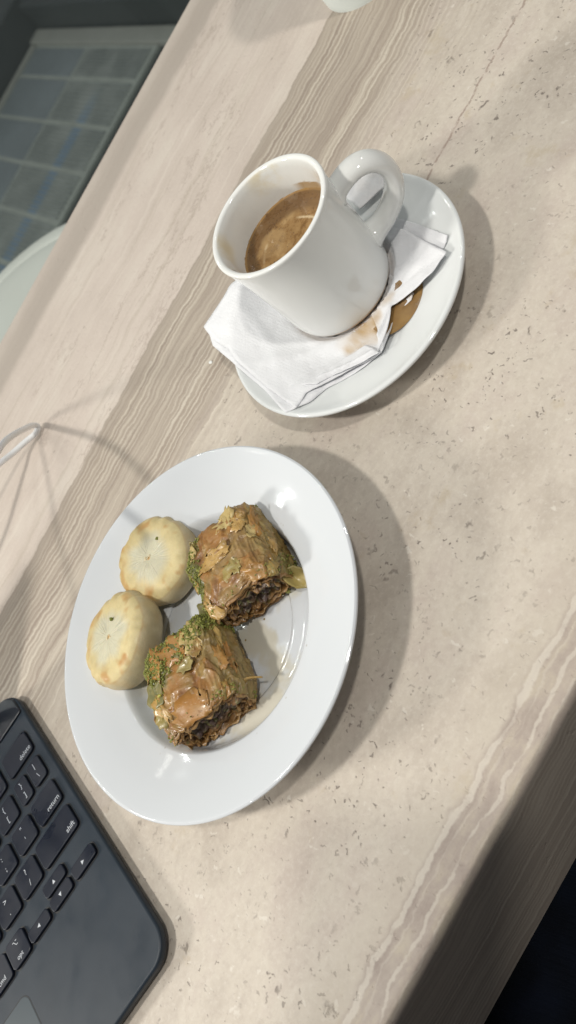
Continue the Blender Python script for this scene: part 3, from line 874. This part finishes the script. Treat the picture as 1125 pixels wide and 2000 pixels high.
# leaf shaped green flake + curled shaving + bright pistachio piece on the lower roll
def on_roll(bp, root, ax_, v, off, name, ol, cup, tone, rz=0, seed=1, **kw):
    o = blob_flake(name, ol, cup, FLAKE, seed=seed, tone=tone, parent=root, **kw)
    p = bp(ax_, v, off); q = bp(ax_ + .05, v, off) - bp(ax_ - .05, v, off)
    q.normalize(); yv = Vector((0, 1, 0)); nrm = q.cross(yv) * -1
    if nrm.dot(p - Vector((0, p.y, .0125))) < 0: nrm = -nrm
    xv = yv.cross(nrm)
    mm = Matrix((xv, yv, nrm)).transposed().to_4x4()
    mm = Matrix.Translation(p) @ mm @ Matrix.Rotation(rz, 4, 'Z')
    o.matrix_local = mm
    return o
on_roll(bpB, rB, R(128), .50, .0010, 'leaf_flake', wob_outline(.0058, .0048, seed=4, jag=.55), .0005, (.13, .13, .045), .6, 4)
on_roll(bpB, rB, R(85), .52, .0014, 'curled_flake', wob_outline(.0036, .0030, seed=7, jag=.6), .0008, (.27, .21, .07), .2, 7)
on_roll(bpB, rB, R(70), .60, .0010, 'curled_flake', wob_outline(.0034, .0022, seed=9, jag=.6), .0007, (.34, .18, .05), 1.2, 9)
bm = bmesh.new(); bmesh.ops.create_icosphere(bm, subdivisions=3, radius=.0011, matrix=Matrix.Diagonal((1, .6, .6, 1)))
for v_ in bm.verts: v_.co *= 1 + .2 * nz(v_.co.x * 900, v_.co.y * 900, 3)
o = link('pistachio_piece', from_bm('pistachio_piece', bm, True), rB, simple('pistachio_kernel', (.42, .38, .07), .35, .2, 900)); o.location = bpB(R(112), .44, .0012)
# crisp strand sticking out of the lower roll's near right corner
fv = []
for i in range(9):
    u = i / 8
    fv += [(.016 + .0105 * u, -.0165 + .002 * math.sin(u * 3), .0125 + .0020 * math.sin(u * 4) + s_ * (.0020 * (1 - .75 * u))) for s_ in (-1, 0, 1)]
ff = [(i * 3 + t_, i * 3 + 3 + t_, i * 3 + 4 + t_, i * 3 + 1 + t_) for i in range(8) for t_ in (0, 1)]
o = link('pastry_strand', mesh('pastry_strand', fv, ff, True, [(.46, .29, .09)] * len(fv)), rB, FLAKE)
md = o.modifiers.new('thickness', 'SOLIDIFY'); md.thickness = .0006
# flake broken off, leaning in the plate beside the upper roll
fl_ = blob_flake('pastry_shard', [(-.004, -.003), (0, -.0045), (.004, -.003), (.0058, .001), (.005, .005), (.002, .0065), (-.001, .004), (-.0035, .001)], .0022, FLAKE, .0006, 5, .0008, tone=(.36, .27, .07))
fl_.location = (-.0225, .2215, .0112); fl_.rotation_euler = (R(38), R(-22), R(35))
tag(fl_, 'curled greenish brown shard of phyllo pastry lying right of the upper baklava roll', 'pastry shard')
fl2 = blob_flake('pistachio_flake', wob_outline(.0050, .0062, seed=12, jag=.3), .0008, FLAKE, .0010, 6, .0008, tone=(.11, .12, .03))
fl2.location = (-.0570, .2585, .0080); fl2.rotation_euler = (R(20), R(12), R(10))
tag(fl2, 'dark green flake wedged on the plate between the two baklava rolls', 'pastry flake')
# loose crumbs: on the buns and on the plate
def crumb(x, y, z, r, label, mat=GREEN2, sd=0):
    bm = bmesh.new(); bmesh.ops.create_icosphere(bm, subdivisions=2, radius=r)
    for v_ in bm.verts: v_.co *= 1 + .5 * nz(v_.co.x * 1500 + sd, v_.co.y * 1500, 3)
    o = link('pistachio_crumb', from_bm('pistachio_crumb', bm), None, mat); o.location = (x, y, z)
    tag(o, label, 'crumb')
crumb(-.0400, .2955, .0241, .0008, 'tiny green pistachio crumb on top of the golden round pastry', GREEN, 1)
crumb(-.0815, .2915, .0283, .0009, 'tiny green pistachio crumb on top of the pale round pastry', GREEN, 2)
crumb(-.0292, .2258, .0078, .0011, 'bright green pistachio crumb at the cut end of the upper baklava roll', GREEN2, 3)

# ------------------------------------------------------------------ keyboard
KB = simple('keyboard_shell', (.019, .028, .040), .42, .18, 40, bump=.08, bscale=2500)
KEY = simple('key_cap', (.007, .010, .020), .34, .25, 60, bump=.05, bscale=2500)
WELL = simple('key_shadow_gap', (.006, .007, .009), .6)  # near-black plates standing in for shade in the gaps round keys and trackpad
for m_, r0_, r1_ in ((KB, .34, .52), (KEY, .26, .48)):
    nt_ = m_.node_tree
    n1_ = nt_.nodes.new('ShaderNodeTexNoise'); n1_.inputs['Scale'].default_value = 55; n1_.inputs['Detail'].default_value = 5
    mr_ = nt_.nodes.new('ShaderNodeMapRange'); mr_.inputs[1].default_value = .35; mr_.inputs[2].default_value = .65; mr_.inputs[3].default_value = r0_; mr_.inputs[4].default_value = r1_
    tc_ = nt_.nodes.new('ShaderNodeTexCoord'); nt_.links.new(tc_.outputs['Object'], n1_.inputs['Vector'])
    nt_.links.new(n1_.outputs[0], mr_.inputs[0]); nt_.links.new(mr_.outputs[0], nt_.nodes['Principled BSDF'].inputs['Roughness'])
for m_ in (KB, KEY): m_.node_tree.nodes['Principled BSDF'].inputs['Specular IOR Level'].default_value = .28
PAD = simple('trackpad_glass', (.050, .066, .078), .30, .05, 200)
INK = simple('key_legend', (.50, .53, .57), .5)
BLK = simple('soft_black_rim', (.008, .009, .011), .35)
kb = empty('tablet_keyboard', (-.1725, .2, 0), R(-7))
W_, D_k = .252, .170
xr, yf = .0008, -.0088
link('case', rounded_slab('case', xr - W_, xr, yf, yf + D_k, .0004, .0068, .0125, .0012, 14, under=.0046), kb, KB)
link('rim_band', rounded_slab('rim_band', xr - W_ + .0001, xr - .0001, yf + .0001, yf + D_k - .0001, .0022, .0040, .0128, .0004, 14, under=.0022), kb, BLK)
# hinge strip at the back
link('hinge_strip', rounded_slab('hinge_strip', xr - W_ + .001, xr - .0012, .1425, yf + D_k - .0012, .0066, .0080, .0105, .0006, 12, corners=(.15, 1, 1, .15)), kb, simple('hinge_fabric', (.010, .013, .020), .3))
link('trackpad', rounded_slab('trackpad', -.1735, -.0722, -.0080, .0377, .0064, .00695, .0045, .0002, 8), kb, PAD)
link('trackpad_groove', rounded_slab('trackpad_groove', -.1740, -.0717, -.0085, .0382, .0062, .00686, .0048, .0001, 8), kb, WELL)

def text_me(body, size):
    cu = bpy.data.curves.new('legend', 'FONT'); cu.body = body; cu.size = size
    cu.align_x = 'CENTER'; cu.align_y = 'CENTER'; cu.extrude = .00002; cu.resolution_u = 4
    ob = bpy.data.objects.new('tmp', cu); C.objects.link(ob)
    dg = bpy.context.evaluated_depsgraph_get()
    me = bpy.data.meshes.new_from_object(ob.evaluated_get(dg))
    bpy.data.objects.remove(ob); bpy.data.curves.remove(cu)
    me.name = 'legend'; me.materials.clear(); me.materials.append(INK)
    return me
def poly_me(pts, holes=None):
    bm = bmesh.new(); vs_ = [bm.verts.new((x, y, 0)) for x, y in pts]; bm.faces.new(vs_)
    bmesh.ops.triangulate(bm, faces=bm.faces[:])
    me = from_bm('legend', bm); me.materials.append(INK); return me
KZ0, KZ1 = .0066, .0084
leg_cache = {}
def key(x0, x1, y0, y1, legends=()):
    rad = .0022 if (y1 - y0) > .009 else .0019
    k = link('key', rounded_slab('key', x0 - .0001, x1 + .0001, y0, y1, KZ0, KZ1, rad, .00035, 5, top_in=.00010), kb, KEY)
    g = link('key_gap_shade', rounded_slab('key_gap_shade', x0 - .0009, x1 + .0009, y0 - .0008, y1 + .0008, KZ0 - .0002, .00688, rad + .0008, .00005, 5), kb, WELL)
    cx_, cy_ = (x0 + x1) / 2, (y0 + y1) / 2
    for (kind, s, dx, dy, sz, rot) in legends:
        if kind == 't':
            if (s, sz) not in leg_cache: leg_cache[(s, sz)] = text_me(s, sz)
            me = leg_cache[(s, sz)]
        else:
            if s not in leg_cache: leg_cache[s] = poly_me(sz)
            me = leg_cache[s]
        o = bpy.data.objects.new('legend', me); C.objects.link(o); o.parent = k
        o.location = (dx if abs(dx) > .5 else cx_ + dx, cy_ + dy, KZ1 + .00004); o.rotation_euler = (0, 0, rot)
def two(a, b): return [('t', a, 0, .0030, .0042, 0), ('t', b, 0, -.0030, .0042, 0)]
def one(a): return [('t', a, 0, 0, .0052, 0)]
# row: y0, y1
R0, R1, R2, R3, R4 = (.1190, .1328), (.1012, .1150), (.0838, .0974), (.0664, .0802), (.0478, .0606)
key(-.0250, -.0047, *R0, [('t', 'delete', .0048, -.0040, .0036, 0)])
xs = -.0437
for ch in [('+', '='), ('_', '-'), (')', '0'), ('(', '9'), ('*', '8'), ('&', '7'), ('^', '6'), ('%', '5'), ('$', '4'), ('#', '3'), ('@', '2'), ('!', '1'), ('~', '`')]:
    if xs < -.245: break
    key(xs, xs + .0148, *R0, two(*ch)); xs -= .0178
key(-.0148, -.0051, *R1, two('|', '\\')); key(-.0263, -.0171, *R1, two('}', ']')); key(-.0446, -.0298, *R1, two('{', '['))
xs = -.0624
for ch in 'POIUYTREWQ': key(xs, xs + .0148, *R1, one(ch)); xs -= .0178
key(xs, xs + .0148, *R1, [('t', 'tab', -.002, -.0040, .0032, 0)])
key(-.0236, -.0050, *R2, [('t', 'return', .0036, -.0040, .0036, 0)]); key(-.0410, -.0260, *R2, two('"', "'")); key(-.0588, -.0438, *R2, two(':', ';'))
xs = -.0766
for ch in 'LKJHGFDSA': key(xs, xs + .0150, *R2, one(ch)); xs -= .0178
key(xs - .0005, xs + .0150, *R2, [('t', 'caps lock', 0, -.0040, .0026, 0)])
key(-.0324, -.0050, *R3, [('t', 'shift', .0094, -.0040, .0036, 0)]); key(-.0503, -.0347, *R3, two('?', '/')); key(-.0678, -.0526, *R3, two('>', '.')); key(-.0856, -.0704, *R3, two('<', ','))
xs = -.1034
for ch in 'MNBVCXZ': key(xs, xs + .0150, *R3, one(ch)); xs -= .0178
key(-.2460, xs + .0150, *R3, [('t', 'shift', 0, -.0040, .0036, 0)])
TR = [(-.0009, -.0010), (-.0009, .0010), (.0010, 0)]; TL = [(.0009, -.0010), (.0009, .0010), (-.0010, 0)]
TU = [(-.0010, -.0009), (.0010, -.0009), (0, .0010)]; TD = [(-.0010, .0009), (.0010, .0009), (0, -.0010)]
key(-.0212, -.0048, .0484, .0550, [('p', 'tri_r', 0, 0, TR, 0)])
key(-.0392, -.0234, .0560, .0624, [('p', 'tri_u', 0, 0, TU, 0)])
key(-.0392, -.0234, .0484, .0546, [('p', 'tri_d', 0, 0, TD, 0)])
key(-.0570, -.0414, .0484, .0546, [('p', 'tri_l', 0, 0, TL, 0)])
OPT = [(-.0016, .0011), (-.0006, .0011), (.0006, -.0009), (.0016, -.0009), (.0016, -.0012), (.00045, -.0012), (-.00075, .0008), (-.0016, .0008)]
OPT2 = [(.0005, .0011), (.0016, .0011), (.0016, .0008), (.0005, .0008)]
key(-.0718, -.0582, *R4, [('p', 'opt_a', 0, .0030, OPT, 0), ('p', 'opt_b', 0, .0030, OPT2, 0), ('t', 'opt', 0, -.0034, .0032, 0)])
key(-.0890, -.0730, *R4, [('t', 'cmd', .001, -.0034, .0032, 0)])
key(-.1790, -.0908, *R4); key(-.1955, -.1808, *R4, [('t', 'cmd', 0, -.0034, .0032, 0)]); key(-.2110, -.1973, *R4, [('t', 'opt', 0, -.0034, .0032, 0)])
key(-.2280, -.2128, *R4, [('t', 'control', 0, -.0034, .0026, 0)]); key(-.2460, -.2298, *R4)
tag(kb, 'dark slate tablet keyboard with white legends, its corner at the bottom left of the table', 'keyboard')

# tablet standing on the keyboard's back edge (just left of the picture)
tb = empty('tablet', (-.1725, .2, 0), R(-7))
def slanted(name, x0, x1, z0, z1, th, mat, rad, dy=0.0):
    me = rounded_slab(name, x0, x1, z0, z1, 0, th, rad, .0008, 8)
    o = link(name, me, tb, mat); o.rotation_euler = (R(72), 0, 0); o.location = (0, .1560 + dy, .0085)
    return o
slanted('housing', -.2440, -.0130, 0, .165, .0060, simple('tablet_grey', (.16, .17, .18), .35), .012, .004)
slanted('screen', -.2405, -.0165, .0035, .1615, .0004, simple('tablet_glass', (.012, .013, .015), .06), .009, -.0022)
tag(tb, 'thin dark tablet standing upright behind the black keyboard', 'tablet')

# ------------------------------------------------------------------ white charging cable
WHITE = simple('cable_white', (.82, .83, .84), .4, .04)
tip = Vector((-.0420, .4620, .0085))
strand = [(-0.0736, 0.3053, 0.0940), (-0.0653, 0.3276, 0.0880), (-0.0566, 0.3522, 0.0800), (-0.0487, 0.3745, 0.0700), (-0.0412, 0.3972, 0.0570), (-0.0363, 0.4200, 0.0410), (-0.0321, 0.4448, 0.0220), (-0.0290, 0.4617, 0.0080), (-0.0286, 0.4641, 0.0030), (-0.0329, 0.4623, 0.0034), (-0.0400, 0.4632, 0.0060), (-0.0495, 0.4630, 0.0100), (-0.0579, 0.4598, 0.0160), (-0.0694, 0.4563, 0.0220), (-0.0868, 0.4502, 0.0290), (-0.1075, 0.4434, 0.0340), (-.150, .436, .038), (-.200, .430, .030), (-.260, .430, .010), (-.330, .425, .0025), (-.42, .44, .0025)]
pts = smooth_prof(strand, 7)
# smooth_prof clamps x for 2-D profiles only; 3-D points pass through untouched
cab = link('charging_cable', tube('charging_cable', pts, .0018, 14), None, WHITE)
tag(cab, 'white charging cable looping down to touch the table at its left side', 'cable')

# ------------------------------------------------------------------ tall cup at the top of the picture
tc = empty('takeaway_cup', (.2900, .4010, 0))
PAPER = simple('paper_cup_white', (.74, .79, .77), .35, .03)
link('cup_wall', lathe('cup_wall', smooth_prof([(.0255, .003), (.0262, .0006), (.0278, .0004), (.0285, .003), (.0320, .06), (.0352, .118), (.0365, .1195), (.0372, .121), (.0362, .1222), (.0345, .121), (.031, .06), (.0270, .005), (0, .005)], 4), 96, closed=False), tc, PAPER)
link('lid', lathe('lid', [(.0378, .1200), (.0384, .1225), (.0378, .1250), (.0340, .1260), (.0325, .1320), (.0305, .1330), (.0290, .1300), (0, .1300)], 96, closed=False), tc, simple('cup_lid', (.75, .76, .76), .3))
tag(tc, 'tall white paper cup whose base just shows at the top edge', 'cup')
bm = bmesh.new(); bmesh.ops.create_icosphere(bm, subdivisions=2, radius=.0010, matrix=Matrix.Diagonal((1, 1.4, .35, 1)))
o = link('sugar_grain', from_bm('sugar_grain', bm), None, simple('sugar', (.8, .8, .78), .2)); o.location = (.0493, .3528, .0003)
tag(o, 'tiny white grain on the brown marble band beside the saucer', 'crumb')

# ------------------------------------------------------------------ seated photographer (below and before the table)
CLOTH = NT('ribbed_dark_knit')
cx3, cy3, cz3 = CLOTH.sep(CLOTH.co)
rib = CLOTH.math('SINE', CLOTH.math('MULTIPLY', CLOTH.math('ADD', cx3, CLOTH.math('MULTIPLY', cy3, .4)), 1800))
CLOTH.set(Base_Color=CLOTH.mix(CLOTH.rng(CLOTH.noise(CLOTH.co, 18, 4, .6), .35, .7), (.004, .005, .007), (.007, .010, .020)), Roughness=.85)
CLOTH.b.inputs['Specular IOR Level'].default_value = .1
CLOTH.bump(rib, .5, .0008)
person = empty('person', (-.20, -.24, -.72))
def skin_body(name, nodes, edges, mat, parent, lvl=2):
    """nodes in world coordinates"""
    me = bpy.data.meshes.new(name)
    off = Vector(parent.location)
    me.from_pydata([tuple(Vector(n_[0]) - off) for n_ in nodes], edges, []); me.update()
    o = link(name, me, parent, mat)
    o.modifiers.new('skin', 'SKIN')
    sv = me.skin_vertices[0].data
    for i, n_ in enumerate(nodes): sv[i].radius = n_[1]; sv[i].use_root = (i == 0)
    sd = o.modifiers.new('sub', 'SUBSURF'); sd.levels = lvl; sd.render_levels = lvl
    return o
def P_(r, u, f): return tuple(Vector((0, 0, H_CAM)) + CR * r + CU * u + CF * f)
# hips, trunk, legs, upper arms and forearms in one dark knit surface
tn = [((-.20, -.26, -.20), (.17, .13)), ((-.20, -.25, -.05), (.17, .12)), ((-.20, -.25, .12), (.185, .125)), ((-.20, -.27, .27), (.19, .11)), ((-.20, -.29, .36), (.065, .065)),
      ((-.10, -.18, -.25), (.12, .09)), ((-.10, .02, -.235), (.14, .08)), ((-.10, .24, -.24), (.12, .065)), ((-.08, .27, -.47), (.058, .058)), ((-.08, .26, -.66), (.048, .048)),
      ((-.30, -.18, -.25), (.12, .09)), ((-.29, .02, -.235), (.14, .08)), ((-.29, .24, -.24), (.12, .065)), ((-.31, .27, -.47), (.058, .058)), ((-.31, .26, -.66), (.048, .048)),
      ((-.01, -.29, .27), (.062, .062)), ((.06, -.27, .10), (.048, .048)), ((.045, -.22, .02), (.044, .044)), ((-.03, -.16, .10), (.038, .038)), (P_(-.03, -.205, .012), (.030, .028)),
      ((-.39, -.29, .27), (.062, .062)), ((-.46, -.25, .08), (.048, .048)), ((-.46, -.19, -.06), (.044, .044)), ((-.38, -.10, -.10), (.036, .036)), ((-.34, -.05, -.12), (.030, .028)),
      ((-.20, -.10, -.26), (.17, .07)), ((-.20, .22, -.28), (.16, .05))]
te = [(0, 1), (1, 2), (2, 3), (3, 4), (0, 5), (5, 6), (6, 7), (7, 8), (8, 9), (0, 10), (10, 11), (11, 12), (12, 13), (13, 14), (3, 15), (15, 16), (16, 17), (17, 18), (18, 19),
      (3, 20), (20, 21), (21, 22), (22, 23), (23, 24), (0, 25), (25, 26)]
skin_body('dark_clothing', tn, te, CLOTH.m, person)
SKINM = simple('skin', (.52, .31, .22), .5, .12, 60, bump=.1, bscale=900)
hnodes = [((-.20, -.285, .34), (.052, .052)), ((-.20, -.285, .41), (.052, .055)), ((-.20, -.265, .47), (.070, .080)), ((-.20, -.255, .54), (.074, .092)), ((-.20, -.262, .60), (.060, .075))]
skin_body('head', hnodes, [(0, 1), (1, 2), (2, 3), (3, 4)], SKINM, person)
skin_body('hair', [((-.20, -.285, .50), (.070, .075)), ((-.20, -.280, .58), (.080, .090)), ((-.20, -.275, .635), (.060, .068))], [(0, 1), (1, 2)], simple('dark_hair', (.02, .015, .012), .5), person)
def hand(root_pts, fingers, thumb):
    nodes_ = list(root_pts); ed = [(i, i + 1) for i in range(len(root_pts) - 1)]
    base = len(root_pts) - 1
    for f_ in fingers + [thumb]:
        prev = base if f_ is not thumb else base - 1
        for q in f_:
            nodes_.append(q); ed.append((prev, len(nodes_) - 1)); prev = len(nodes_) - 1
    return nodes_, ed
fing = []
for k, (u_, ln_) in enumerate(((-.078, 1.0), (-.097, 1.08), (-.116, 1.0), (-.134, .82))):
    fing.append([(P_(-.044, u_, .0190), (.0095, .0090)), (P_(-.0655, u_ + .001, .0130), (.0084, .0084)), (P_(-.0740, u_ + .002, -.0050), (.0078, .0078)), (P_(-.0740 + .016 * ln_, u_ + .003, -.0175), (.0066, .0062))])
th = [(P_(.006, -.150, .0180), (.0125, .0110)), (P_(.0215, -.128, .0110), (.0105, .0100)), (P_(.0265, -.104, -.0030), (.0090, .0088)), (P_(.0140, -.088, -.0165), (.0080, .0070))]
hn, he = hand([(P_(-.03, -.205, .012), (.026, .020)), (P_(-.026, -.160, .020), (.030, .014)), (P_(-.026, -.110, .0235), (.028, .0115))], fing, th)
skin_body('right_hand', hn, he, SKINM, person)
lf = [[((-.335 + .018 * (k - 1.5), .015, -.135), (.0085, .0085)), ((-.335 + .021 * (k - 1.5), .045, -.140), (.0078, .0078)), ((-.335 + .022 * (k - 1.5), .065 + .006 * (k in (1, 2)), -.152), (.0066, .0066))] for k in range(4)]
lt = [((-.300, -.030, -.130), (.0110, .010)), ((-.285, .000, -.138), (.0095, .009)), ((-.280, .022, -.148), (.0080, .0075))]
hn, he = hand([((-.34, -.06, -.12), (.025, .020)), ((-.338, -.035, -.128), (.030, .014)), ((-.336, -.012, -.132), (.032, .012))], lf, lt)
skin_body('left_hand', hn, he, SKINM, person)
tag(person, 'person in near black ribbed clothes seated before the table, only a dark lap showing', 'person')
# the phone that takes the picture, held in the right hand just behind the viewpoint: its shade falls on the table's front edge
phone = empty('phone', (0, 0, H_CAM))
pm = Matrix((CR, CU, -CF)).transposed().to_4x4(); pm.translation = Vector((0, 0, H_CAM)); phone.matrix_world = pm
link('phone_body', rounded_slab('phone_body', -.0590, .0125, -.1340, .0130, .0030, .0110, .010, .0015, 8), phone, simple('phone_dark', (.02, .02, .025), .3))
link('phone_screen', rounded_slab('phone_screen', -.0575, .0110, -.1325, .0115, .0109, .01125, .009, .0001, 8), phone, simple('phone_glass', (.01, .01, .012), .08))
tag(phone, 'dark phone held in the hand above the front edge of the table', 'phone')

# ------------------------------------------------------------------ floor beyond the table
FZ = -.72
GR = simple('dark_paving', (.030, .036, .036), .45, .35, 9, bump=.2, bscale=120)
fl = link('floor', box_me('floor', -4, 6, -3, 9, FZ - .05, FZ - .012), None, GR)
tag(fl, kind='structure')
BED = simple('groove_dark', (.05, .055, .05), .8, .2, 30)  # darker bed under the ribs, so the grooves stand out
tx = [.345, .483, .611, .745, .845]
def ribbed(x0, x1, y0, y1, mat, nrib, name='ribbed_tile'):
    bm = bmesh.new()
    g_ = .006
    x0 += g_; x1 -= g_; y0 += g_; y1 -= g_
    def bx(a, b, c, d, e, f):
        m_ = Matrix.Translation(((a + b) / 2, (c + d) / 2, (e + f) / 2)) @ Matrix.Diagonal((b - a, d - c, f - e, 1))
        bmesh.ops.create_cube(bm, size=1, matrix=m_)
    p = (x1 - x0) / nrib
    for i in range(nrib): bx(x0 + p * (i + .2), x0 + p * (i + .8), y0 + .003, y1 - .003, FZ - .0045, FZ + .001)
    o_ = link(name, from_bm(name, bm), None, mat)
    b_ = link('groove_bed', box_me('groove_bed', x0, x1, y0, y1, FZ - .012, FZ - .004), o_, BED)
    return o_
grate = NT('worn_grey_paving')
gx, gy, gz = grate.sep(grate.co)
cc = grate.mix(grate.rng(grate.noise(grate.co, 7, 5, .6), .35, .7), (.20, .22, .215), (.36, .38, .365))
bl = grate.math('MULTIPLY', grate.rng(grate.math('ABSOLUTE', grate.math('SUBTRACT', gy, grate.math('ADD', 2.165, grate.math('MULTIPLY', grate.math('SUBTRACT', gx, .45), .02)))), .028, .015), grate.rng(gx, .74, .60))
cc = grate.mix(grate.math('MULTIPLY', bl, .65), cc, (.13, .25, .42))  # blue streak: reflected blue light painted into the paving colour
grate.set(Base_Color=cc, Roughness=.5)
smoothm = simple('smooth_grey_paving', (.22, .25, .27), .3, .3, 6)
jointm = simple('pale_joint', (.38, .40, .37), .7, .3, 20)
paving = empty('floor_paving', (.6, 2.3, FZ))
def par(o):
    o.parent = paving; o.location = (-.6, -2.3, -FZ); return o
xe = [-.20, -.066, .070, .208] + tx
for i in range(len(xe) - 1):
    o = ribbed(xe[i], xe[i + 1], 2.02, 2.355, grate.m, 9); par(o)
    o = link('smooth_tile', box_me('smooth_tile', xe[i] + .006, xe[i + 1] - .006, 2.361, 2.655, FZ - .012, FZ, .002), None, smoothm); par(o)
par(link('joint_grout', box_me('joint_grout', xe[0], .850, 2.012, 2.662, FZ - .0122, FZ - .0025), None, jointm))
paving['kind'] = 'structure'
bord = link('border_strip', box_me('border_strip', .852, .900, 1.75, 2.70, FZ - .0122, FZ + .006, .003), None, simple('pale_border', (.36, .36, .33), .6, .2, 12))
tag(bord, kind='structure')
bord2 = link('border_strip', box_me('border_strip', -.9, .848, 2.668, 2.685, FZ - .0122, FZ + .004, .003), None, bpy.data.materials['pale_border'])
tag(bord2, kind='structure')
DK = simple('dark_kerb', (.030, .038, .040), .5, .3, 5)
kr = link('low_wall', box_me('low_wall', .905, 1.02, 1.2, 2.70, FZ - .01, FZ + .085, .006), None, DK)
tag(kr, 'low dark grey wall closing the paved strip at the top of the picture', 'wall')
kr2 = link('low_wall', box_me('low_wall', -1.2, 1.02, 2.705, 2.95, FZ - .01, FZ + .10, .006), None, DK)
tag(kr2, 'long dark grey wall along the left side of the paving', 'wall')
lg = link('ledge', box_me('ledge', 1.06, 1.5, 1.4, 3.4, FZ - .01, FZ + .09, .004), None, simple('pale_ledge', (.50, .53, .50), .5, .15, 6))
tag(lg, 'pale ledge beyond the dark low wall in the far top corner', 'ledge')
bm = bmesh.new(); bmesh.ops.create_uvsphere(bm, u_segments=32, v_segments=16, radius=.055, matrix=Matrix.Diagonal((1, 1.5, .5, 1)))
o = link('red_cushion', from_bm('red_cushion', bm, True), None, simple('red_cloth', (.26, .05, .06), .7, .2)); o.location = (1.00, 2.66, FZ + .11)
tag(o, 'dull red rounded pad on the low wall in the far corner', 'cushion')

# pale chair back between table and window
CH = simple('pale_chair', (.47, .495, .46), .6, .10, 8)
chair = empty('pale_chair', (-.03, .70, FZ))
vv, ff = [], []
NA, NB = 60, 16
for j in range(NB + 1):
    for i in range(NA + 1):
        a = R(-60 + 300 * i / NA)
        rr = .184
        hh = .60
        z_ = (.30 + (hh - .30) * j / NB)
        fl_r = 1 + .10 * (j / NB) ** 2
        vv.append((rr * fl_r * math.cos(a), rr * fl_r * math.sin(a), z_))
for j in range(NB):
    for i in range(NA):
        a_ = j * (NA + 1) + i; ff.append((a_, a_ + 1, a_ + NA + 2, a_ + NA + 1))
o = link('backrest', mesh('backrest', vv, ff), chair, CH); md = o.modifiers.new('thickness', 'SOLIDIFY'); md.thickness = .022; md.offset = -1
bv = o.modifiers.new('round', 'BEVEL'); bv.width = .006; bv.segments = 3
link('seat', lathe('seat', smooth_prof([(0, .53), (.15, .53), (.184, .54), (.192, .585), (.185, .600), (.14, .606), (0, .609)], 4), 64, closed=False), chair, CH)
for k in range(4):
    a = R(45 + 90 * k)
    link('leg', tube('leg', [(.11 * math.cos(a), .11 * math.sin(a), .41), (.16 * math.cos(a), .16 * math.sin(a), .0)], .012, 12), chair, CH)
tag(chair, 'pale greenish white chair with rounded back behind the far edge of the table', 'chair')

# window pane between the table and the outdoor paving
g = NT('window_glass')
tr = g.n('ShaderNodeBsdfTransparent'); tr.inputs[0].default_value = (.90, .93, .92, 1)
gl = g.n('ShaderNodeBsdfGlossy'); gl.inputs['Roughness'].default_value = .02
df = g.n('ShaderNodeBsdfDiffuse'); df.inputs[0].default_value = (.55, .60, .60, 1)  # pale diffuse share: milky reflection haze put into the pane's colour
mx = g.n('ShaderNodeMixShader'); mx.inputs[0].default_value = .10
mx2 = g.n('ShaderNodeMixShader'); mx2.inputs[0].default_value = .045
g.t.links.new(tr.outputs[0], mx.inputs[1]); g.t.links.new(gl.outputs[0], mx.inputs[2])
g.t.links.new(mx.outputs[0], mx2.inputs[1]); g.t.links.new(df.outputs[0], mx2.inputs[2])
g.t.links.new(mx2.outputs[0], g.t.nodes['Material Output'].inputs[0])
pane = link('window_pane', box_me('window_pane', -1.2, 2.4, 1.020, 1.026, FZ, 1.2), None, g.m)
tag(pane, 'large clear glass pane standing between the table and the dark paving', 'window')
